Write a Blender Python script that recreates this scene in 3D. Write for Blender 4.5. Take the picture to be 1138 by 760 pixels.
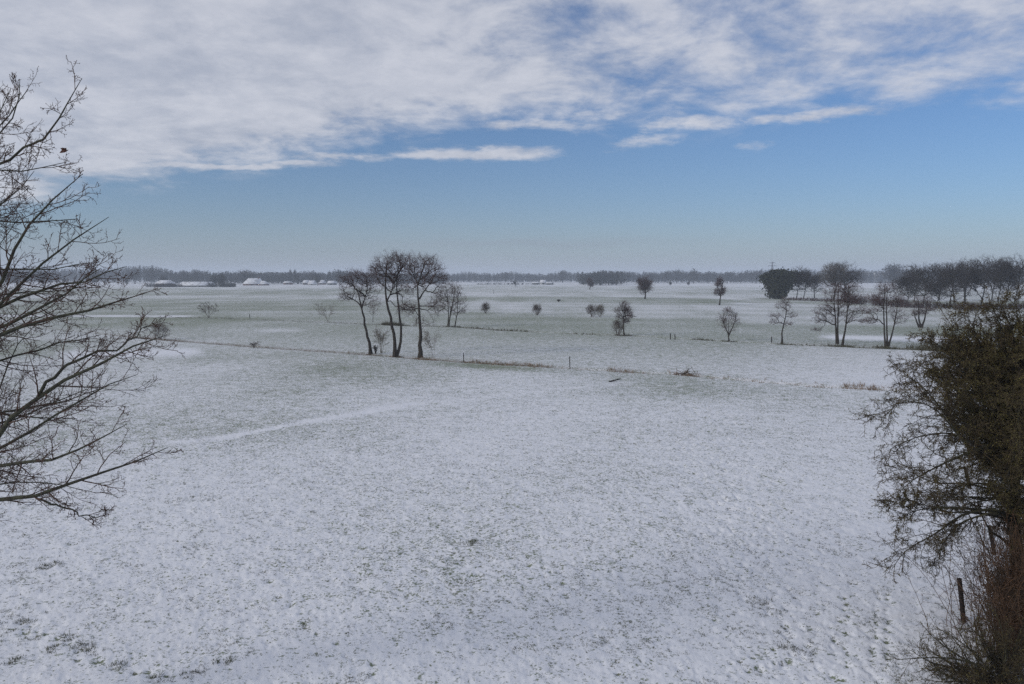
import bpy, math, random
import numpy as np
C = bpy.context.scene.collection
for o in list(bpy.data.objects): bpy.data.objects.remove(o)
SC = bpy.context.scene
rad = math.radians

# ------------------------------------------------------------ camera
H = 8.0                      # eye height above the meadow
LENS, W0, H0 = 28.0, 1138, 760
F = LENS / 36.0 * W0
HOR = 308.0
PITCH = math.atan((H0 / 2 - HOR) / F)
cam_d = bpy.data.cameras.new('camera'); cam = bpy.data.objects.new('camera', cam_d); C.objects.link(cam)
cam_d.lens = LENS; cam_d.sensor_width = 36; cam_d.clip_start = 0.1; cam_d.clip_end = 20000
cam.location = (0, 0, H); cam.rotation_euler = (math.pi / 2 - PITCH, 0, 0)
SC.camera = cam

# ------------------------------------------------------------ light
SUN_EL, SUN_AZ = 24.0, -118.0       # azimuth from +Y, clockwise; the sun stands behind the viewer's left
SC.view_settings.view_transform = 'Standard'; SC.view_settings.look = 'None'
SC.view_settings.exposure = -0.10; SC.view_settings.gamma = 1.0; SC.view_settings.use_curve_mapping = False
sd = bpy.data.lights.new('sun', 'SUN'); sd.energy = 1.3; sd.angle = rad(12); sd.color = (1.0, 0.95, 0.88)
sun = bpy.data.objects.new('sun', sd); C.objects.link(sun)
sun.rotation_euler = (rad(90 - SUN_EL), 0, rad(180 - SUN_AZ))
SKY_STRENGTH = 0.10

def build_world():
    w = bpy.data.worlds.new('World'); SC.world = w; w.use_nodes = True
    nt = w.node_tree; nt.nodes.clear(); N = nt.nodes; Lk = nt.links
    def m(op, a=None, b=None, c=None, clamp=False):
        n = N.new('ShaderNodeMath'); n.operation = op; n.use_clamp = clamp
        for i, v in enumerate((a, b, c)):
            if v is None: continue
            if isinstance(v, (int, float)): n.inputs[i].default_value = v
            else: Lk.new(v, n.inputs[i])
        return n.outputs[0]
    def mix(f, a, b):
        n = N.new('ShaderNodeMix'); n.data_type = 'RGBA'
        for s, v in ((n.inputs[0], f), (n.inputs[6], a), (n.inputs[7], b)):
            if isinstance(v, (int, float)): s.default_value = v
            elif isinstance(v, tuple): s.default_value = v + (1,)
            else: Lk.new(v, s)
        return n.outputs[2]
    def noise(vec, scale, detail, rough=.5, dist=0.0):
        n = N.new('ShaderNodeTexNoise'); n.noise_dimensions = '3D'
        n.inputs['Scale'].default_value = scale; n.inputs['Detail'].default_value = detail
        n.inputs['Roughness'].default_value = rough; n.inputs['Distortion'].default_value = dist
        Lk.new(vec, n.inputs['Vector']); return n.outputs['Fac']
    def comb(x, y, z=0.0):
        n = N.new('ShaderNodeCombineXYZ')
        for i, v in enumerate((x, y, z)):
            if isinstance(v, (int, float)): n.inputs[i].default_value = v
            else: Lk.new(v, n.inputs[i])
        return n.outputs[0]
    def smooth(v, a, b):
        n = N.new('ShaderNodeMapRange'); n.interpolation_type = 'SMOOTHSTEP'
        Lk.new(v, n.inputs[0]); n.inputs[1].default_value = a; n.inputs[2].default_value = b
        return n.outputs[0]
    sky = N.new('ShaderNodeTexSky'); sky.sky_type = 'NISHITA'; sky.sun_disc = False
    sky.sun_elevation = rad(SUN_EL); sky.sun_rotation = rad(SUN_AZ)
    sky.air_density = 1.0; sky.dust_density = 0.4; sky.ozone_density = 4.0
    tc = N.new('ShaderNodeTexCoord'); sep = N.new('ShaderNodeSeparateXYZ'); Lk.new(tc.outputs['Generated'], sep.inputs[0])
    x, y, z = sep.outputs
    hyp = m('SQRT', m('ADD', m('MULTIPLY', x, x), m('MULTIPLY', y, y)))
    yy = m('MAXIMUM', y, 0.05)
    az = m('DIVIDE', x, yy); el = m('DIVIDE', z, yy)
    zz = m('ADD', m('MAXIMUM', z, 0.0), m('MULTIPLY', hyp, 0.18))    # the sheet has thickness, so its far cells are not squeezed flat
    u = m('DIVIDE', x, zz); v = m('DIVIDE', y, zz)
    p = comb(u, v, 3.7)
    big = noise(p, 1.2, 3, .5)
    med = noise(p, 3.9, 8, .60, .3)
    fine = noise(comb(u, m('MULTIPLY', v, 1.0), 9.1), 13.0, 8, .62)
    # distance inside the edge of the cloud sheet
    s = m('SUBTRACT', m('ADD', v, m('MULTIPLY', u, 0.25)), 2.87)
    inside = smooth(s, 0.22, -0.60)
    # the sheet is thicker to the left
    leftw = smooth(az, 0.25, -0.35)
    cov = m('ADD', m('MULTIPLY', big, 0.35), m('MULTIPLY', med, 0.75))
    cov = m('ADD', cov, m('MULTIPLY', fine, 0.15))
    cov = m('ADD', cov, m('MULTIPLY', inside, 0.31))
    cov = m('ADD', cov, m('MULTIPLY', m('MULTIPLY', inside, leftw), 0.30))
    def px(pxl, pyl):
        return (pxl - W0 / 2) / F, (HOR - pyl) / F
    warp = noise(comb(m('MULTIPLY', az, 9.0), m('MULTIPLY', el, 30.0), 1.3), 1.0, 5, .6)
    warp2 = noise(comb(m('MULTIPLY', az, 26.0), m('MULTIPLY', el, 70.0), 5.3), 1.0, 6, .6)
    elw = m('ADD', el, m('MULTIPLY', m('SUBTRACT', warp, .5), 0.030))
    azw = m('ADD', az, m('MULTIPLY', m('SUBTRACT', warp2, .5), 0.06))
    tot = None
    for (cx, cy, hx, hy, sl, amp) in ((240, 186, 150, 6, 0, .9), (530, 173, 95, 8.0, 0, 1.0), (370, 178, 90, 6, 0, .7), (590, 143, 95, 9, 0, .7), (660, 130, 55, 9, 0, .7),
                                      (900, 131, 95, 9, .06, .8), (765, 141, 60, 11, .12, .8), (715, 162, 50, 9, .1, .6), (833, 163, 26, 9, 0, .45),
                                      (1050, 122, 60, 4, 0, .25), (1075, 148, 50, 3, 0, .25), (560, 270, 1, 1, 0, 0)):
        a0, e0 = px(cx, cy)
        da = m('DIVIDE', m('SUBTRACT', azw, a0), hx / F)
        de = m('DIVIDE', m('SUBTRACT', m('SUBTRACT', elw, e0), m('MULTIPLY', m('SUBTRACT', az, a0), sl)), hy / F)
        q = m('ADD', m('MULTIPLY', m('MULTIPLY', da, da), m('MULTIPLY', da, da)), m('MULTIPLY', de, de))
        g = m('MULTIPLY', m('EXPONENT', m('MULTIPLY', q, -1.0)), amp)
        tot = g if tot is None else m('MAXIMUM', tot, g)
    streak = m('MULTIPLY', tot, m('ADD', m('MULTIPLY', warp2, 1.1), 0.45))
    sheet = smooth(cov, 0.70, 1.06)
    # nothing of the sheet reaches below its edge
    lim = smooth(s, 0.24, -0.16)
    alpha = m('MULTIPLY', sheet, lim)
    alpha = m('MAXIMUM', alpha, smooth(m('ADD', streak, m('MULTIPLY', m('SUBTRACT', fine, .5), .9)), 0.22, 0.98))
    alpha = m('MULTIPLY', alpha, 0.88)
    tone = m('ADD', m('MULTIPLY', smooth(fine, .32, .70), .35), m('MULTIPLY', smooth(med, .34, .64), .65))
    ccol = mix(tone, (4.7, 5.05, 5.95), (7.0, 7.15, 7.8))
    mul = N.new('ShaderNodeMix'); mul.data_type = 'RGBA'; mul.blend_type = 'MULTIPLY'; mul.inputs[0].default_value = 1.0
    Lk.new(sky.outputs[0], mul.inputs[6]); mul.inputs[7].default_value = (.66, .80, 1.0, 1); skyc = mul.outputs[2]
    # the air near the horizon
    hz = m('EXPONENT', m('MULTIPLY', m('MAXIMUM', el, 0.0), -13.0))
    base = mix(m('MULTIPLY', hz, 0.75), skyc, (3.55, 3.95, 4.75))
    a0, e0 = px(590, 270)
    da = m('DIVIDE', m('SUBTRACT', az, a0), 150 / F); de = m('DIVIDE', m('SUBTRACT', elw, e0), 4.5 / F)
    gs = m('EXPONENT', m('MULTIPLY', m('ADD', m('MULTIPLY', da, da), m('MULTIPLY', de, de)), -1.0))
    base = mix(m('MULTIPLY', gs, .35), base, (2.9, 3.3, 4.0))
    col = mix(alpha, base, ccol)
    bg = N.new('ShaderNodeBackground'); Lk.new(col, bg.inputs[0]); bg.inputs[1].default_value = SKY_STRENGTH
    out = N.new('ShaderNodeOutputWorld'); Lk.new(bg.outputs[0], out.inputs[0])
build_world()
cy = SC.cycles
cy.use_denoising = False; cy.max_bounces = 6; cy.volume_bounces = 1; cy.transparent_max_bounces = 8
cy.diffuse_bounces = 2; cy.glossy_bounces = 1; cy.caustics_reflective = False; cy.caustics_refractive = False

# ------------------------------------------------------------ helpers
cp, sp = math.cos(PITCH), math.sin(PITCH)
def ray(px, py):
    a = (px - W0 / 2) / F; b = -(py - H0 / 2) / F
    return (a, cp + b * sp, b * cp - sp)          # world direction, y forward
def at(px, py, Y):
    d = ray(px, py); t = Y / d[1]
    return np.array((d[0] * t, Y, H + d[2] * t))
def ground(px, py):
    d = ray(px, py); t = -H / d[2]
    return np.array((d[0] * t, d[1] * t, 0.0))
def project(x, y, z):
    # world -> photo pixel, used to lay the fields out
    dz = z - H
    f = y * cp - dz * sp; up = y * sp + dz * cp
    f = np.maximum(f, 1e-3)
    return W0 / 2 + F * x / f, H0 / 2 - F * up / f

def tag(o, label=None, cat=None, group=None, kind=None):
    if label: o['label'] = label
    if cat: o['category'] = cat
    if group: o['group'] = group
    if kind: o['kind'] = kind
    return o
def thing(name, label, cat, loc=(0, 0, 0), group=None):
    o = bpy.data.objects.new(name, None); C.objects.link(o); o.location = loc
    return tag(o, label, cat, group)
def dup(root, loc, rotz=0.0, scale=1.0, label=None, group=None):
    r = root.copy(); C.objects.link(r); r.location = loc; r.rotation_euler = (0, 0, rotz)
    r.scale = scale if isinstance(scale, tuple) else (scale,) * 3
    if label: r['label'] = label
    if group: r['group'] = group
    for ch in list(root.children):
        c = ch.copy(); C.objects.link(c); c.parent = r
        for g in ch.children:
            d = g.copy(); C.objects.link(d); d.parent = c
    return r
def norm(v): return v / np.maximum(np.linalg.norm(v, axis=-1, keepdims=True), 1e-9)

class Geo:
    def __init__(s): s.v = []; s.q = []; s.t = []; s.n = 0
    def add(s, v, q=None, t=None):
        v = np.asarray(v, float).reshape(-1, 3)
        if q is not None and len(q): s.q.append(np.asarray(q, np.int64).reshape(-1, 4) + s.n)
        if t is not None and len(t): s.t.append(np.asarray(t, np.int64).reshape(-1, 3) + s.n)
        s.v.append(v); s.n += len(v)
    def tubes(s, P, R, n=4):
        N, k, _ = P.shape
        if N == 0: return
        T = norm(np.gradient(P, axis=1))
        D = np.abs(norm(P[:, -1] - P[:, 0]))
        ref = np.zeros((N, 3)); ref[np.arange(N), np.argmin(D, axis=1)] = 1
        U = norm(np.cross(T, ref[:, None, :])); V = np.cross(T, U)
        th = np.arange(n) * 2 * math.pi / n
        ring = P[:, :, None, :] + R[:, :, None, None] * (np.cos(th)[None, None, :, None] * U[:, :, None, :] + np.sin(th)[None, None, :, None] * V[:, :, None, :])
        idx = np.arange(N * k * n).reshape(N, k, n)
        a = idx[:, :-1, :]; b = np.roll(a, -1, 2); c = np.roll(idx[:, 1:, :], -1, 2); d = idx[:, 1:, :]
        q = np.stack([a, b, c, d], -1).reshape(-1, 4)
        s.add(ring, q)
        if n >= 4:   # close thick ends
            if n == 4: s.q.append(idx[:, -1, :] + s.n - N * k * n)
            else:
                e = idx[:, -1, :] + s.n - N * k * n
                for j in range(1, n - 1): s.t.append(np.stack([e[:, 0], e[:, j], e[:, j + 1]], -1))
    def leaves(s, P, size, rng, flat=0.0, asp=0.6, tri=False):
        P = np.asarray(P); N = len(P)
        a = norm(rng.normal(size=(N, 3)) * (1, 1, 1 - flat)); b = norm(np.cross(a, rng.normal(size=(N, 3))))
        sz = (size * rng.uniform(.6, 1.3, N))[:, None]
        a = a * sz; b = b * sz * asp
        if tri:
            v = np.stack([P - a, P + a * .3 + b, P + a - b], 1)
            s.add(v, None, np.arange(3 * N).reshape(N, 3)); return
        v = np.stack([P - a, P + b, P + a, P - b], 1)
        s.add(v, np.arange(4 * N).reshape(N, 4))
    def octa(s, P, size, rng, el=1.5):
        P = np.asarray(P); N = len(P)
        if N == 0: return
        sz = size * rng.uniform(.6, 1.3, (N, 1))
        v = np.stack([P + sz * np.array(e) for e in ((1, 0, 0), (0, 1, 0), (-1, 0, 0), (0, -1, 0), (0, 0, el), (0, 0, -el))], 1)
        f = np.array([(0, 1, 4), (1, 2, 4), (2, 3, 4), (3, 0, 4), (1, 0, 5), (2, 1, 5), (3, 2, 5), (0, 3, 5)])
        s.add(v, None, (np.arange(N)[:, None, None] * 6 + f[None]).reshape(-1, 3))
    def box(s, x0, x1, y0, y1, z0, z1):
        v = [(x0, y0, z0), (x1, y0, z0), (x1, y1, z0), (x0, y1, z0), (x0, y0, z1), (x1, y0, z1), (x1, y1, z1), (x0, y1, z1)]
        s.add(v, [(0, 3, 2, 1), (4, 5, 6, 7), (0, 1, 5, 4), (1, 2, 6, 5), (2, 3, 7, 6), (3, 0, 4, 7)])
    def build(s, name, mat, parent=None, smooth=False):
        me = bpy.data.meshes.new(name)
        V = np.concatenate(s.v) if s.v else np.zeros((0, 3))
        Q = np.concatenate(s.q) if s.q else np.zeros((0, 4), np.int64)
        T = np.concatenate(s.t) if s.t else np.zeros((0, 3), np.int64)
        me.vertices.add(len(V)); me.vertices.foreach_set('co', V.astype(np.float32).ravel())
        me.loops.add(Q.size + T.size); me.loops.foreach_set('vertex_index', np.concatenate([Q.ravel(), T.ravel()]).astype(np.int32))
        ls = np.concatenate([np.arange(len(Q)) * 4, Q.size + np.arange(len(T)) * 3]).astype(np.int32)
        me.polygons.add(len(ls)); me.polygons.foreach_set('loop_start', ls)
        if smooth: me.polygons.foreach_set('use_smooth', np.ones(len(ls), bool))
        me.update(calc_edges=True)
        me.materials.append(mat)
        o = bpy.data.objects.new(name, me); C.objects.link(o)
        if parent: o.parent = parent
        return o

# value noise in numpy (for things that depend on the lie of the land)
_tab = np.random.default_rng(11).random((256, 256))
def vn(x, y):
    xi = np.floor(x).astype(int); yi = np.floor(y).astype(int)
    fx = x - xi; fy = y - yi; fx = fx * fx * (3 - 2 * fx); fy = fy * fy * (3 - 2 * fy)
    g = lambda i, j: _tab[(xi + i) & 255, (yi + j) & 255]
    return (g(0, 0) * (1 - fx) + g(1, 0) * fx) * (1 - fy) + (g(0, 1) * (1 - fx) + g(1, 1) * fx) * fy
def fbm(x, y, o=4, r=.5):
    t = 0; a = 1; n = 0
    for i in range(o):
        t = t + a * vn(x * 2 ** i + 17.3 * i, y * 2 ** i + 9.1 * i); n += a; a *= r
    return t / n

# ------------------------------------------------------------ materials
def mat(name, col, col2=None, scale=4.0, rough=.85, bump=0.0, detail=5, lo=.35, hi=.65, obj=True):
    m = bpy.data.materials.new(name); m.use_nodes = True
    nt = m.node_tree; b = nt.nodes['Principled BSDF']
    b.inputs['Roughness'].default_value = rough; b.inputs['Specular IOR Level'].default_value = .25
    if col2 is None: col2 = tuple(c * .65 for c in col)
    tc = nt.nodes.new('ShaderNodeTexCoord'); n = nt.nodes.new('ShaderNodeTexNoise')
    n.inputs['Scale'].default_value = scale; n.inputs['Detail'].default_value = detail
    nt.links.new(tc.outputs['Object'], n.inputs['Vector'])
    r = nt.nodes.new('ShaderNodeValToRGB'); r.color_ramp.elements[0].position = lo; r.color_ramp.elements[1].position = hi
    r.color_ramp.elements[0].color = (*col2, 1); r.color_ramp.elements[1].color = (*col, 1)
    nt.links.new(n.outputs['Fac'], r.inputs[0]); nt.links.new(r.outputs[0], b.inputs['Base Color'])
    if bump:
        bp = nt.nodes.new('ShaderNodeBump'); bp.inputs['Strength'].default_value = .8; bp.inputs['Distance'].default_value = bump
        nt.links.new(n.outputs['Fac'], bp.inputs['Height']); nt.links.new(bp.outputs[0], b.inputs['Normal'])
    return m
M = dict(
    oak_bark=mat('oak_bark', (.070, .072, .045), (.030, .028, .024), 14, bump=.01),
    oak_twig=mat('oak_twig', (.105, .062, .046), (.050, .034, .028), 6),
    oak_bud=mat('oak_bud', (.10, .045, .032)),
    alder_bark=mat('alder_bark', (.060, .050, .038), (.026, .022, .019), 5, bump=.02),
    alder_twig=mat('alder_twig', (.125, .074, .066), (.062, .040, .038), 2),
    alder_cone=mat('alder_cone', (.048, .030, .032)),
    grey_bark=mat('grey_bark', (.085, .080, .062), (.040, .038, .032), 3),
    grey_twig=mat('grey_twig', (.070, .062, .058), (.045, .040, .040), 1),
    pale_twig=mat('pale_twig', (.19, .165, .14), (.09, .078, .07), .5),  # light greyish twigs, with the sunlit look painted into the tone
    shrub_twig=mat('shrub_twig', (.12, .085, .066), (.07, .052, .044), 1.5),
    pale_shrub=mat('pale_shrub', (.22, .19, .15), (.13, .11, .09), 1.5),
    ivy=mat('ivy', (.060, .066, .036), (.022, .028, .020), .5),
    thorn_bark=mat('thorn_bark', (.055, .052, .026), (.026, .022, .016), 9, bump=.01),
    thorn_twig=mat('thorn_twig', (.085, .062, .032), (.040, .030, .019), 3),
    moss=mat('moss', (.160, .138, .042), (.066, .055, .022), 1.2),
    bramble=mat('bramble', (.145, .080, .044), (.055, .038, .024), 3),
    bramble_red=mat('bramble_red', (.13, .045, .032), (.07, .028, .024), 3),
    post=mat('post_wood', (.030, .022, .020), (.014, .011, .011), 12, bump=.01),
    reed=mat('reed', (.26, .165, .085), (.13, .085, .05), .8),
    sedge=mat('sedge', (.10, .095, .05), (.06, .05, .03), .6),
    grass=mat('grass_blade', (.105, .115, .055), (.060, .060, .035), .7),
    wood_far=mat('wood_far', (.042, .043, .040), (.024, .026, .025), .05),
    far_twig=mat('far_twig', (.06, .056, .05), (.04, .038, .036), .3),
    brick=mat('brick', (.16, .075, .055), (.11, .055, .04), 1.5),
    timber=mat('timber', (.05, .055, .045), (.035, .038, .032), 1.0),
    roof_snow=mat('roof_snow', (.76, .78, .82), (.42, .42, .43), .45, lo=.36, hi=.52),
    plaster=mat('plaster', (.62, .62, .60), (.5, .5, .49), .8),
    concrete=mat('concrete', (.26, .26, .26), (.2, .2, .2), .3),
    glass=mat('glass', (.04, .05, .06), rough=.15),
    steel=mat('steel', (.16, .17, .18), (.12, .12, .13), .5, rough=.5),
)

# ------------------------------------------------------------ the lie of the fields
def line_y(px, pts):
    a = np.array(pts, float); return np.interp(px, a[:, 0], a[:, 1])
D1 = [(-600, 330), (0, 359), (145, 374), (190, 378), (300, 386), (400, 393), (470, 398.5), (520, 402), (600, 406.5), (680, 411.5), (760, 416), (900, 428), (985, 432.5), (1138, 440), (1700, 470)]
D2 = [(-600, 352), (0, 349), (120, 351.5), (235, 353), (365, 358), (450, 361.5), (500, 362.5), (560, 367), (640, 370.5), (690, 372), (810, 379), (870, 382), (935, 384.5), (990, 387), (1138, 393), (1700, 410)]
D3 = [(-600, 340), (490, 347.5), (540, 348), (597, 350.5), (660, 352.5), (730, 355), (860, 359), (1138, 366), (1700, 385)]
def piece(v, tab):
    a = np.array(tab, float); return np.interp(v, a[:, 0], a[:, 1])
def cover_soil(x, y):
    px, py = project(x, y, 0 * x)
    front = y > 2
    wob = (fbm(x / 40 + 3, y / 60) - .5) * np.clip((400 - py) / 60, 0.3, 1) * 4.5 + (fbm(x / 12 + 8, y / 40, 3) - .5) * 2.6 * np.clip((py - 316) / 12, 0.15, 1)
    pw = py + wob
    L = piece(pw, [(308, .2), (317, .25), (320.0, .34), (322.0, .50), (327, .54), (329, .38), (331.5, .40), (334, .51), (341, .57), (346, .54), (347.5, .48), (352, .55), (366, .55), (392, .47)])
    sl = (px - 520) / 360 * 3.5
    pr = pw - np.clip(sl, -1, 6)
    R = piece(pr, [(308, .2), (315.5, .25), (317.0, .38), (320, .44), (321, .36), (323, .45), (325.0, .38), (328.3, .34), (329.5, .54), (333.2, .56), (335.4, .38), (344, .41)])
    d3 = line_y(px, D3); d2 = line_y(px, D2); d1 = line_y(px, D1)
    below3 = 1 / (1 + np.exp(-(py - d3 + wob * .6) / 1.1))
    mid = .53 + 0 * px
    R = R * (1 - below3) + mid * below3
    k = 1 / (1 + np.exp(-(px - 478) / 8))
    up = L * (1 - k) + R * k
    b2 = 1 / (1 + np.exp(-(py - d2) / 1.5))
    m23 = .53 + .12 * np.clip((600 - px) / 500, -1, .2) - .18 * np.clip((py - d2) / 40, 0, 1) - .12 * np.clip((px - 800) / 200, 0, 1)
    cov = np.where(py > 352, up * (1 - b2) + m23 * b2, up)
    b1 = 1 / (1 + np.exp(-(py - d1) / 3.0))
    big = fbm(x / 14 + 40, y / 14 + 11, 3)
    near = .17 + .42 * (big - .5) + .30 * np.exp(-(y - 82) ** 2 / 1500) - .12 * np.clip((26 - y) / 12, 0, 1) - .08 * np.clip((px - 700) / 300, 0, 1)
    cov = cov * (1 - b1) + near * b1
    # just this side of the first ditch it stays green by the alders
    cov += .35 * np.exp(-((py - d1 - 4) / 3.5) ** 2) * np.exp(-((px - 545) / 60) ** 2)
    # drifted lines of clean snow: an old wheel track, frozen strips
    def strip(pts, half, x_a, x_b):
        yy = line_y(px, pts)
        return np.exp(-((py - yy) / half) ** 2) * np.clip((px - x_a) / 22, 0, 1) * np.clip((x_b - px) / 22, 0, 1) * (.45 + 1.1 * fbm(x / 7, y / 7, 3))
    tr = strip([(180, 493), (240, 488), (330, 471), (400, 459), (455, 449), (700, 425), (720, 423)], 2.3 + 0 * px, 180, 720) * np.interp(px, [180, 440, 480], [.75, .75, .12])
    cov -= .5 * tr
    cov -= .5 * strip([(905, 374), (960, 375.5), (1138, 378.5)], 2.6, 905, 1700)
    cov -= .5 * strip([(0, 351), (200, 351.2), (230, 351.5)], .8, -200, 225)
    cov -= .12 * strip([(270, 367.5), (350, 367)], 1.8, 280, 345)
    cov -= .35 * strip([(100, 394), (220, 391)], 4, 60, 230)
    # field ruts running across the meadows
    rut = np.sin(y / 3.4 + .015 * x + 2 * fbm(x / 60, y / 60)) * .5 + .5
    cov += .07 * (rut - .5) * np.clip((y - 90) / 60, 0, 1)
    cov += (fbm(x / 9 + 9, y / 30 + 4, 3) - .5) * .30 * np.clip((y - 70) / 60, 0, 1)
    soil = np.exp(-((py - d1) / 1.0) ** 2) * np.clip(piece(px, [(100, .3), (150, 1), (400, .95), (480, .75), (520, 1), (600, .9), (640, .35), (700, .3), (900, .15), (1138, .3)]), 0, 1)
    soil = .95 * soil * (.45 + .85 * fbm(x / 2.2, y / 1.5, 3))
    soil = np.maximum(soil, .5 * (.2 + 1.3 * fbm(x / 3, y / 2, 3)) * .6 / .5 * np.exp(-((py - d2) / .55) ** 2) * piece(px, [(0, .2), (180, .6), (240, .5), (350, .5), (500, .9), (570, .9), (600, .25), (1138, .4)]))
    cov = np.where(front, cov, .3)
    return np.clip(cov, 0, 1), np.where(front, soil, 0)
d1w = np.array([ground(px, py)[:2] for px, py in D1]); d2w = np.array([ground(px, py)[:2] for px, py in D2])
PRINTS = []
_r = random.Random(4)
def trail(pts, n, jx):
    for i in range(n):
        t = i / (n - 1) * (len(pts) - 1); k = min(int(t), len(pts) - 2); f = t - k
        px = pts[k][0] * (1 - f) + pts[k + 1][0] * f; py = pts[k][1] * (1 - f) + pts[k + 1][1] * f
        g_ = ground(px + _r.uniform(-jx, jx), py + _r.uniform(-jx, jx) * .5); PRINTS.append((g_[0], g_[1], _r.uniform(.05, .085)))
trail([(988, 662), (985, 700), (984, 742)], 16, 3); trail([(975, 655), (974, 700), (966, 745)], 17, 3); trail([(812, 738), (835, 730), (860, 720)], 7, 2); trail([(832, 745), (858, 738), (878, 732)], 6, 2)
trail([(950, 640), (930, 690), (940, 750)], 18, 9); trail([(900, 600), (915, 650), (900, 720)], 20, 10); trail([(20, 690), (60, 715), (110, 735), (180, 752)], 20, 10); trail([(590, 625), (640, 660), (690, 750)], 14, 8); trail([(300, 640), (340, 700), (420, 752)], 13, 9)
def prints(x, y):
    out = np.zeros(np.shape(x)); m_ = (y > 12) & (y < 27) & (np.abs(x) < 14)
    xs = x[m_]; ys = y[m_]; o = np.zeros(len(xs))
    for a, b, r_ in PRINTS:
        q = np.abs(ys - b) < .3; o[q] = np.maximum(o[q], np.exp(-((xs[q] - a) ** 2 + (ys[q] - b) ** 2) / r_ ** 2))
    out[m_] = o; return out
def relief(x, y):
    r = np.hypot(x, y)
    nearf = np.clip(1.2 - r / 110, .12, 1)
    z = (fbm(x / 3.1, y / 3.1, 3) - .5) * .10
    z = z + (fbm(x / .34 + 5, y / .34, 4, .72) - .5) * .095 * nearf
    # hoof-poached ground at the right, small pits
    k = np.exp(-((x - (3.6 + .16 * y)) / (1.0 + .03 * y)) ** 2) * np.clip((62 - y) / 20, 0, 1)
    pit = np.clip(vn(x / .17 + 3, y / .2 + 8) - .66, 0, 1)
    z = z - pit * (.06 + .16 * k) * nearf
    z = z - .055 * prints(x, y)
    # ditches
    f = np.interp(x, d1w[:, 0], d1w[:, 1]); z = z - .22 * np.exp(-((y - f) / .55) ** 2) * (y > 20)
    f = np.interp(x, d2w[:, 0], d2w[:, 1]); z = z - .18 * np.exp(-((y - f) / .9) ** 2) * (y > 20)
    return z

def build_ground():
    r1 = np.concatenate([[0], np.geomspace(1.5, 11.5, 14)[:-1], np.geomspace(11.5, 130, 610), np.geomspace(130, 3700, 230)[1:]])
    fr = np.linspace(-37, 37, 1050); rest = np.linspace(37, 323, 90)[1:-1]
    ang = np.radians(np.concatenate([fr, rest]))
    A, Rr = np.meshgrid(ang, r1)
    X = Rr * np.sin(A); Y = Rr * np.cos(A)
    Z = relief(X, Y) * (np.abs(np.degrees(A)) < 60)
    cov, soil = cover_soil(X, Y); cov = np.clip(cov + .42 * prints(X, Y), 0, 1)
    nr, na = X.shape
    idx = np.arange(nr * na).reshape(nr, na)
    a = idx[:-1]; b = np.roll(idx, -1, 1)[:-1]; c = np.roll(idx, -1, 1)[1:]; d = idx[1:]
    g = Geo(); g.add(np.stack([X, Y, Z], -1), np.stack([d, c, b, a], -1).reshape(-1, 4))
    m = bpy.data.materials.new('snowy_meadow'); m.use_nodes = True; nt = m.node_tree; N = nt.nodes; Lk = nt.links
    bs = N['Principled BSDF']; bs.inputs['Roughness'].default_value = .7; bs.inputs['Specular IOR Level'].default_value = .2
    geo = N.new('ShaderNodeNewGeometry')
    def noise(scale, detail, rough, vec=None):
        n = N.new('ShaderNodeTexNoise'); n.inputs['Scale'].default_value = scale; n.inputs['Detail'].default_value = detail; n.inputs['Roughness'].default_value = rough
        Lk.new(vec or geo.outputs['Position'], n.inputs['Vector']); return n.outputs['Fac']
    def mm(op, a, b, c=None, clamp=False):
        n = N.new('ShaderNodeMath'); n.operation = op; n.use_clamp = clamp
        for i, v in enumerate((a, b, c)):
            if v is None: continue
            if isinstance(v, (int, float)): n.inputs[i].default_value = v
            else: Lk.new(v, n.inputs[i])
        return n.outputs[0]
    def mix(f, a, b):
        n = N.new('ShaderNodeMix'); n.data_type = 'RGBA'
        for s, v in ((n.inputs[0], f), (n.inputs[6], a), (n.inputs[7], b)):
            if isinstance(v, (int, float)): s.default_value = v
            elif isinstance(v, tuple): s.default_value = v + (1,)
            else: Lk.new(v, s)
        return n.outputs[2]
    def attr(n_):
        n = N.new('ShaderNodeAttribute'); n.attribute_name = n_; return n.outputs['Fac']
    cv, so = attr('cover'), attr('soil')
    n1 = noise(8.5, 7, .74); n2 = noise(.9, 4, .6); n3 = noise(17, 3, .6)
    nn = mm('ADD', mm('MULTIPLY', n1, .50), mm('ADD', mm('MULTIPLY', n2, .12), mm('ADD', mm('MULTIPLY', n3, .16), mm('MULTIPLY', noise(2.6, 5, .7), .22))))
    th = mm('SUBTRACT', .572, mm('MULTIPLY', cv, .23))
    gm = mm('MULTIPLY', mm('SUBTRACT', nn, th), 17.0, clamp=True)
    gm = mm('MULTIPLY', gm, .94)
    gcol = mix(noise(.35, 4, .6), (.11, .155, .078), (.18, .205, .11))
    gcol = mix(mm('MULTIPLY', mm('SUBTRACT', noise(2.2, 4, .6), .5), 4, clamp=True), gcol, (.11, .095, .06))
    scol = mix(noise(1.3, 5, .6), (.73, .745, .785), (.83, .84, .865))
    col = mix(gm, scol, gcol)
    sm = mm('MULTIPLY', so, mm('ADD', .35, noise(1.1, 5, .7)), clamp=True)
    col = mix(sm, col, (.072, .048, .034))
    Lk.new(col, bs.inputs['Base Color'])
    bp = N.new('ShaderNodeBump'); bp.inputs['Strength'].default_value = .55; bp.inputs['Distance'].default_value = .05
    Lk.new(mm('SUBTRACT', n2, mm('MULTIPLY', gm, .25)), bp.inputs['Height']); Lk.new(bp.outputs[0], bs.inputs['Normal'])
    o = g.build('ground', m, smooth=True); o['kind'] = 'structure'
    for nm, ar in (('cover', cov), ('soil', soil)):
        at_ = o.data.attributes.new(nm, 'FLOAT', 'POINT'); at_.data.foreach_set('value', ar.astype(np.float32).ravel())
build_ground()

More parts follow.
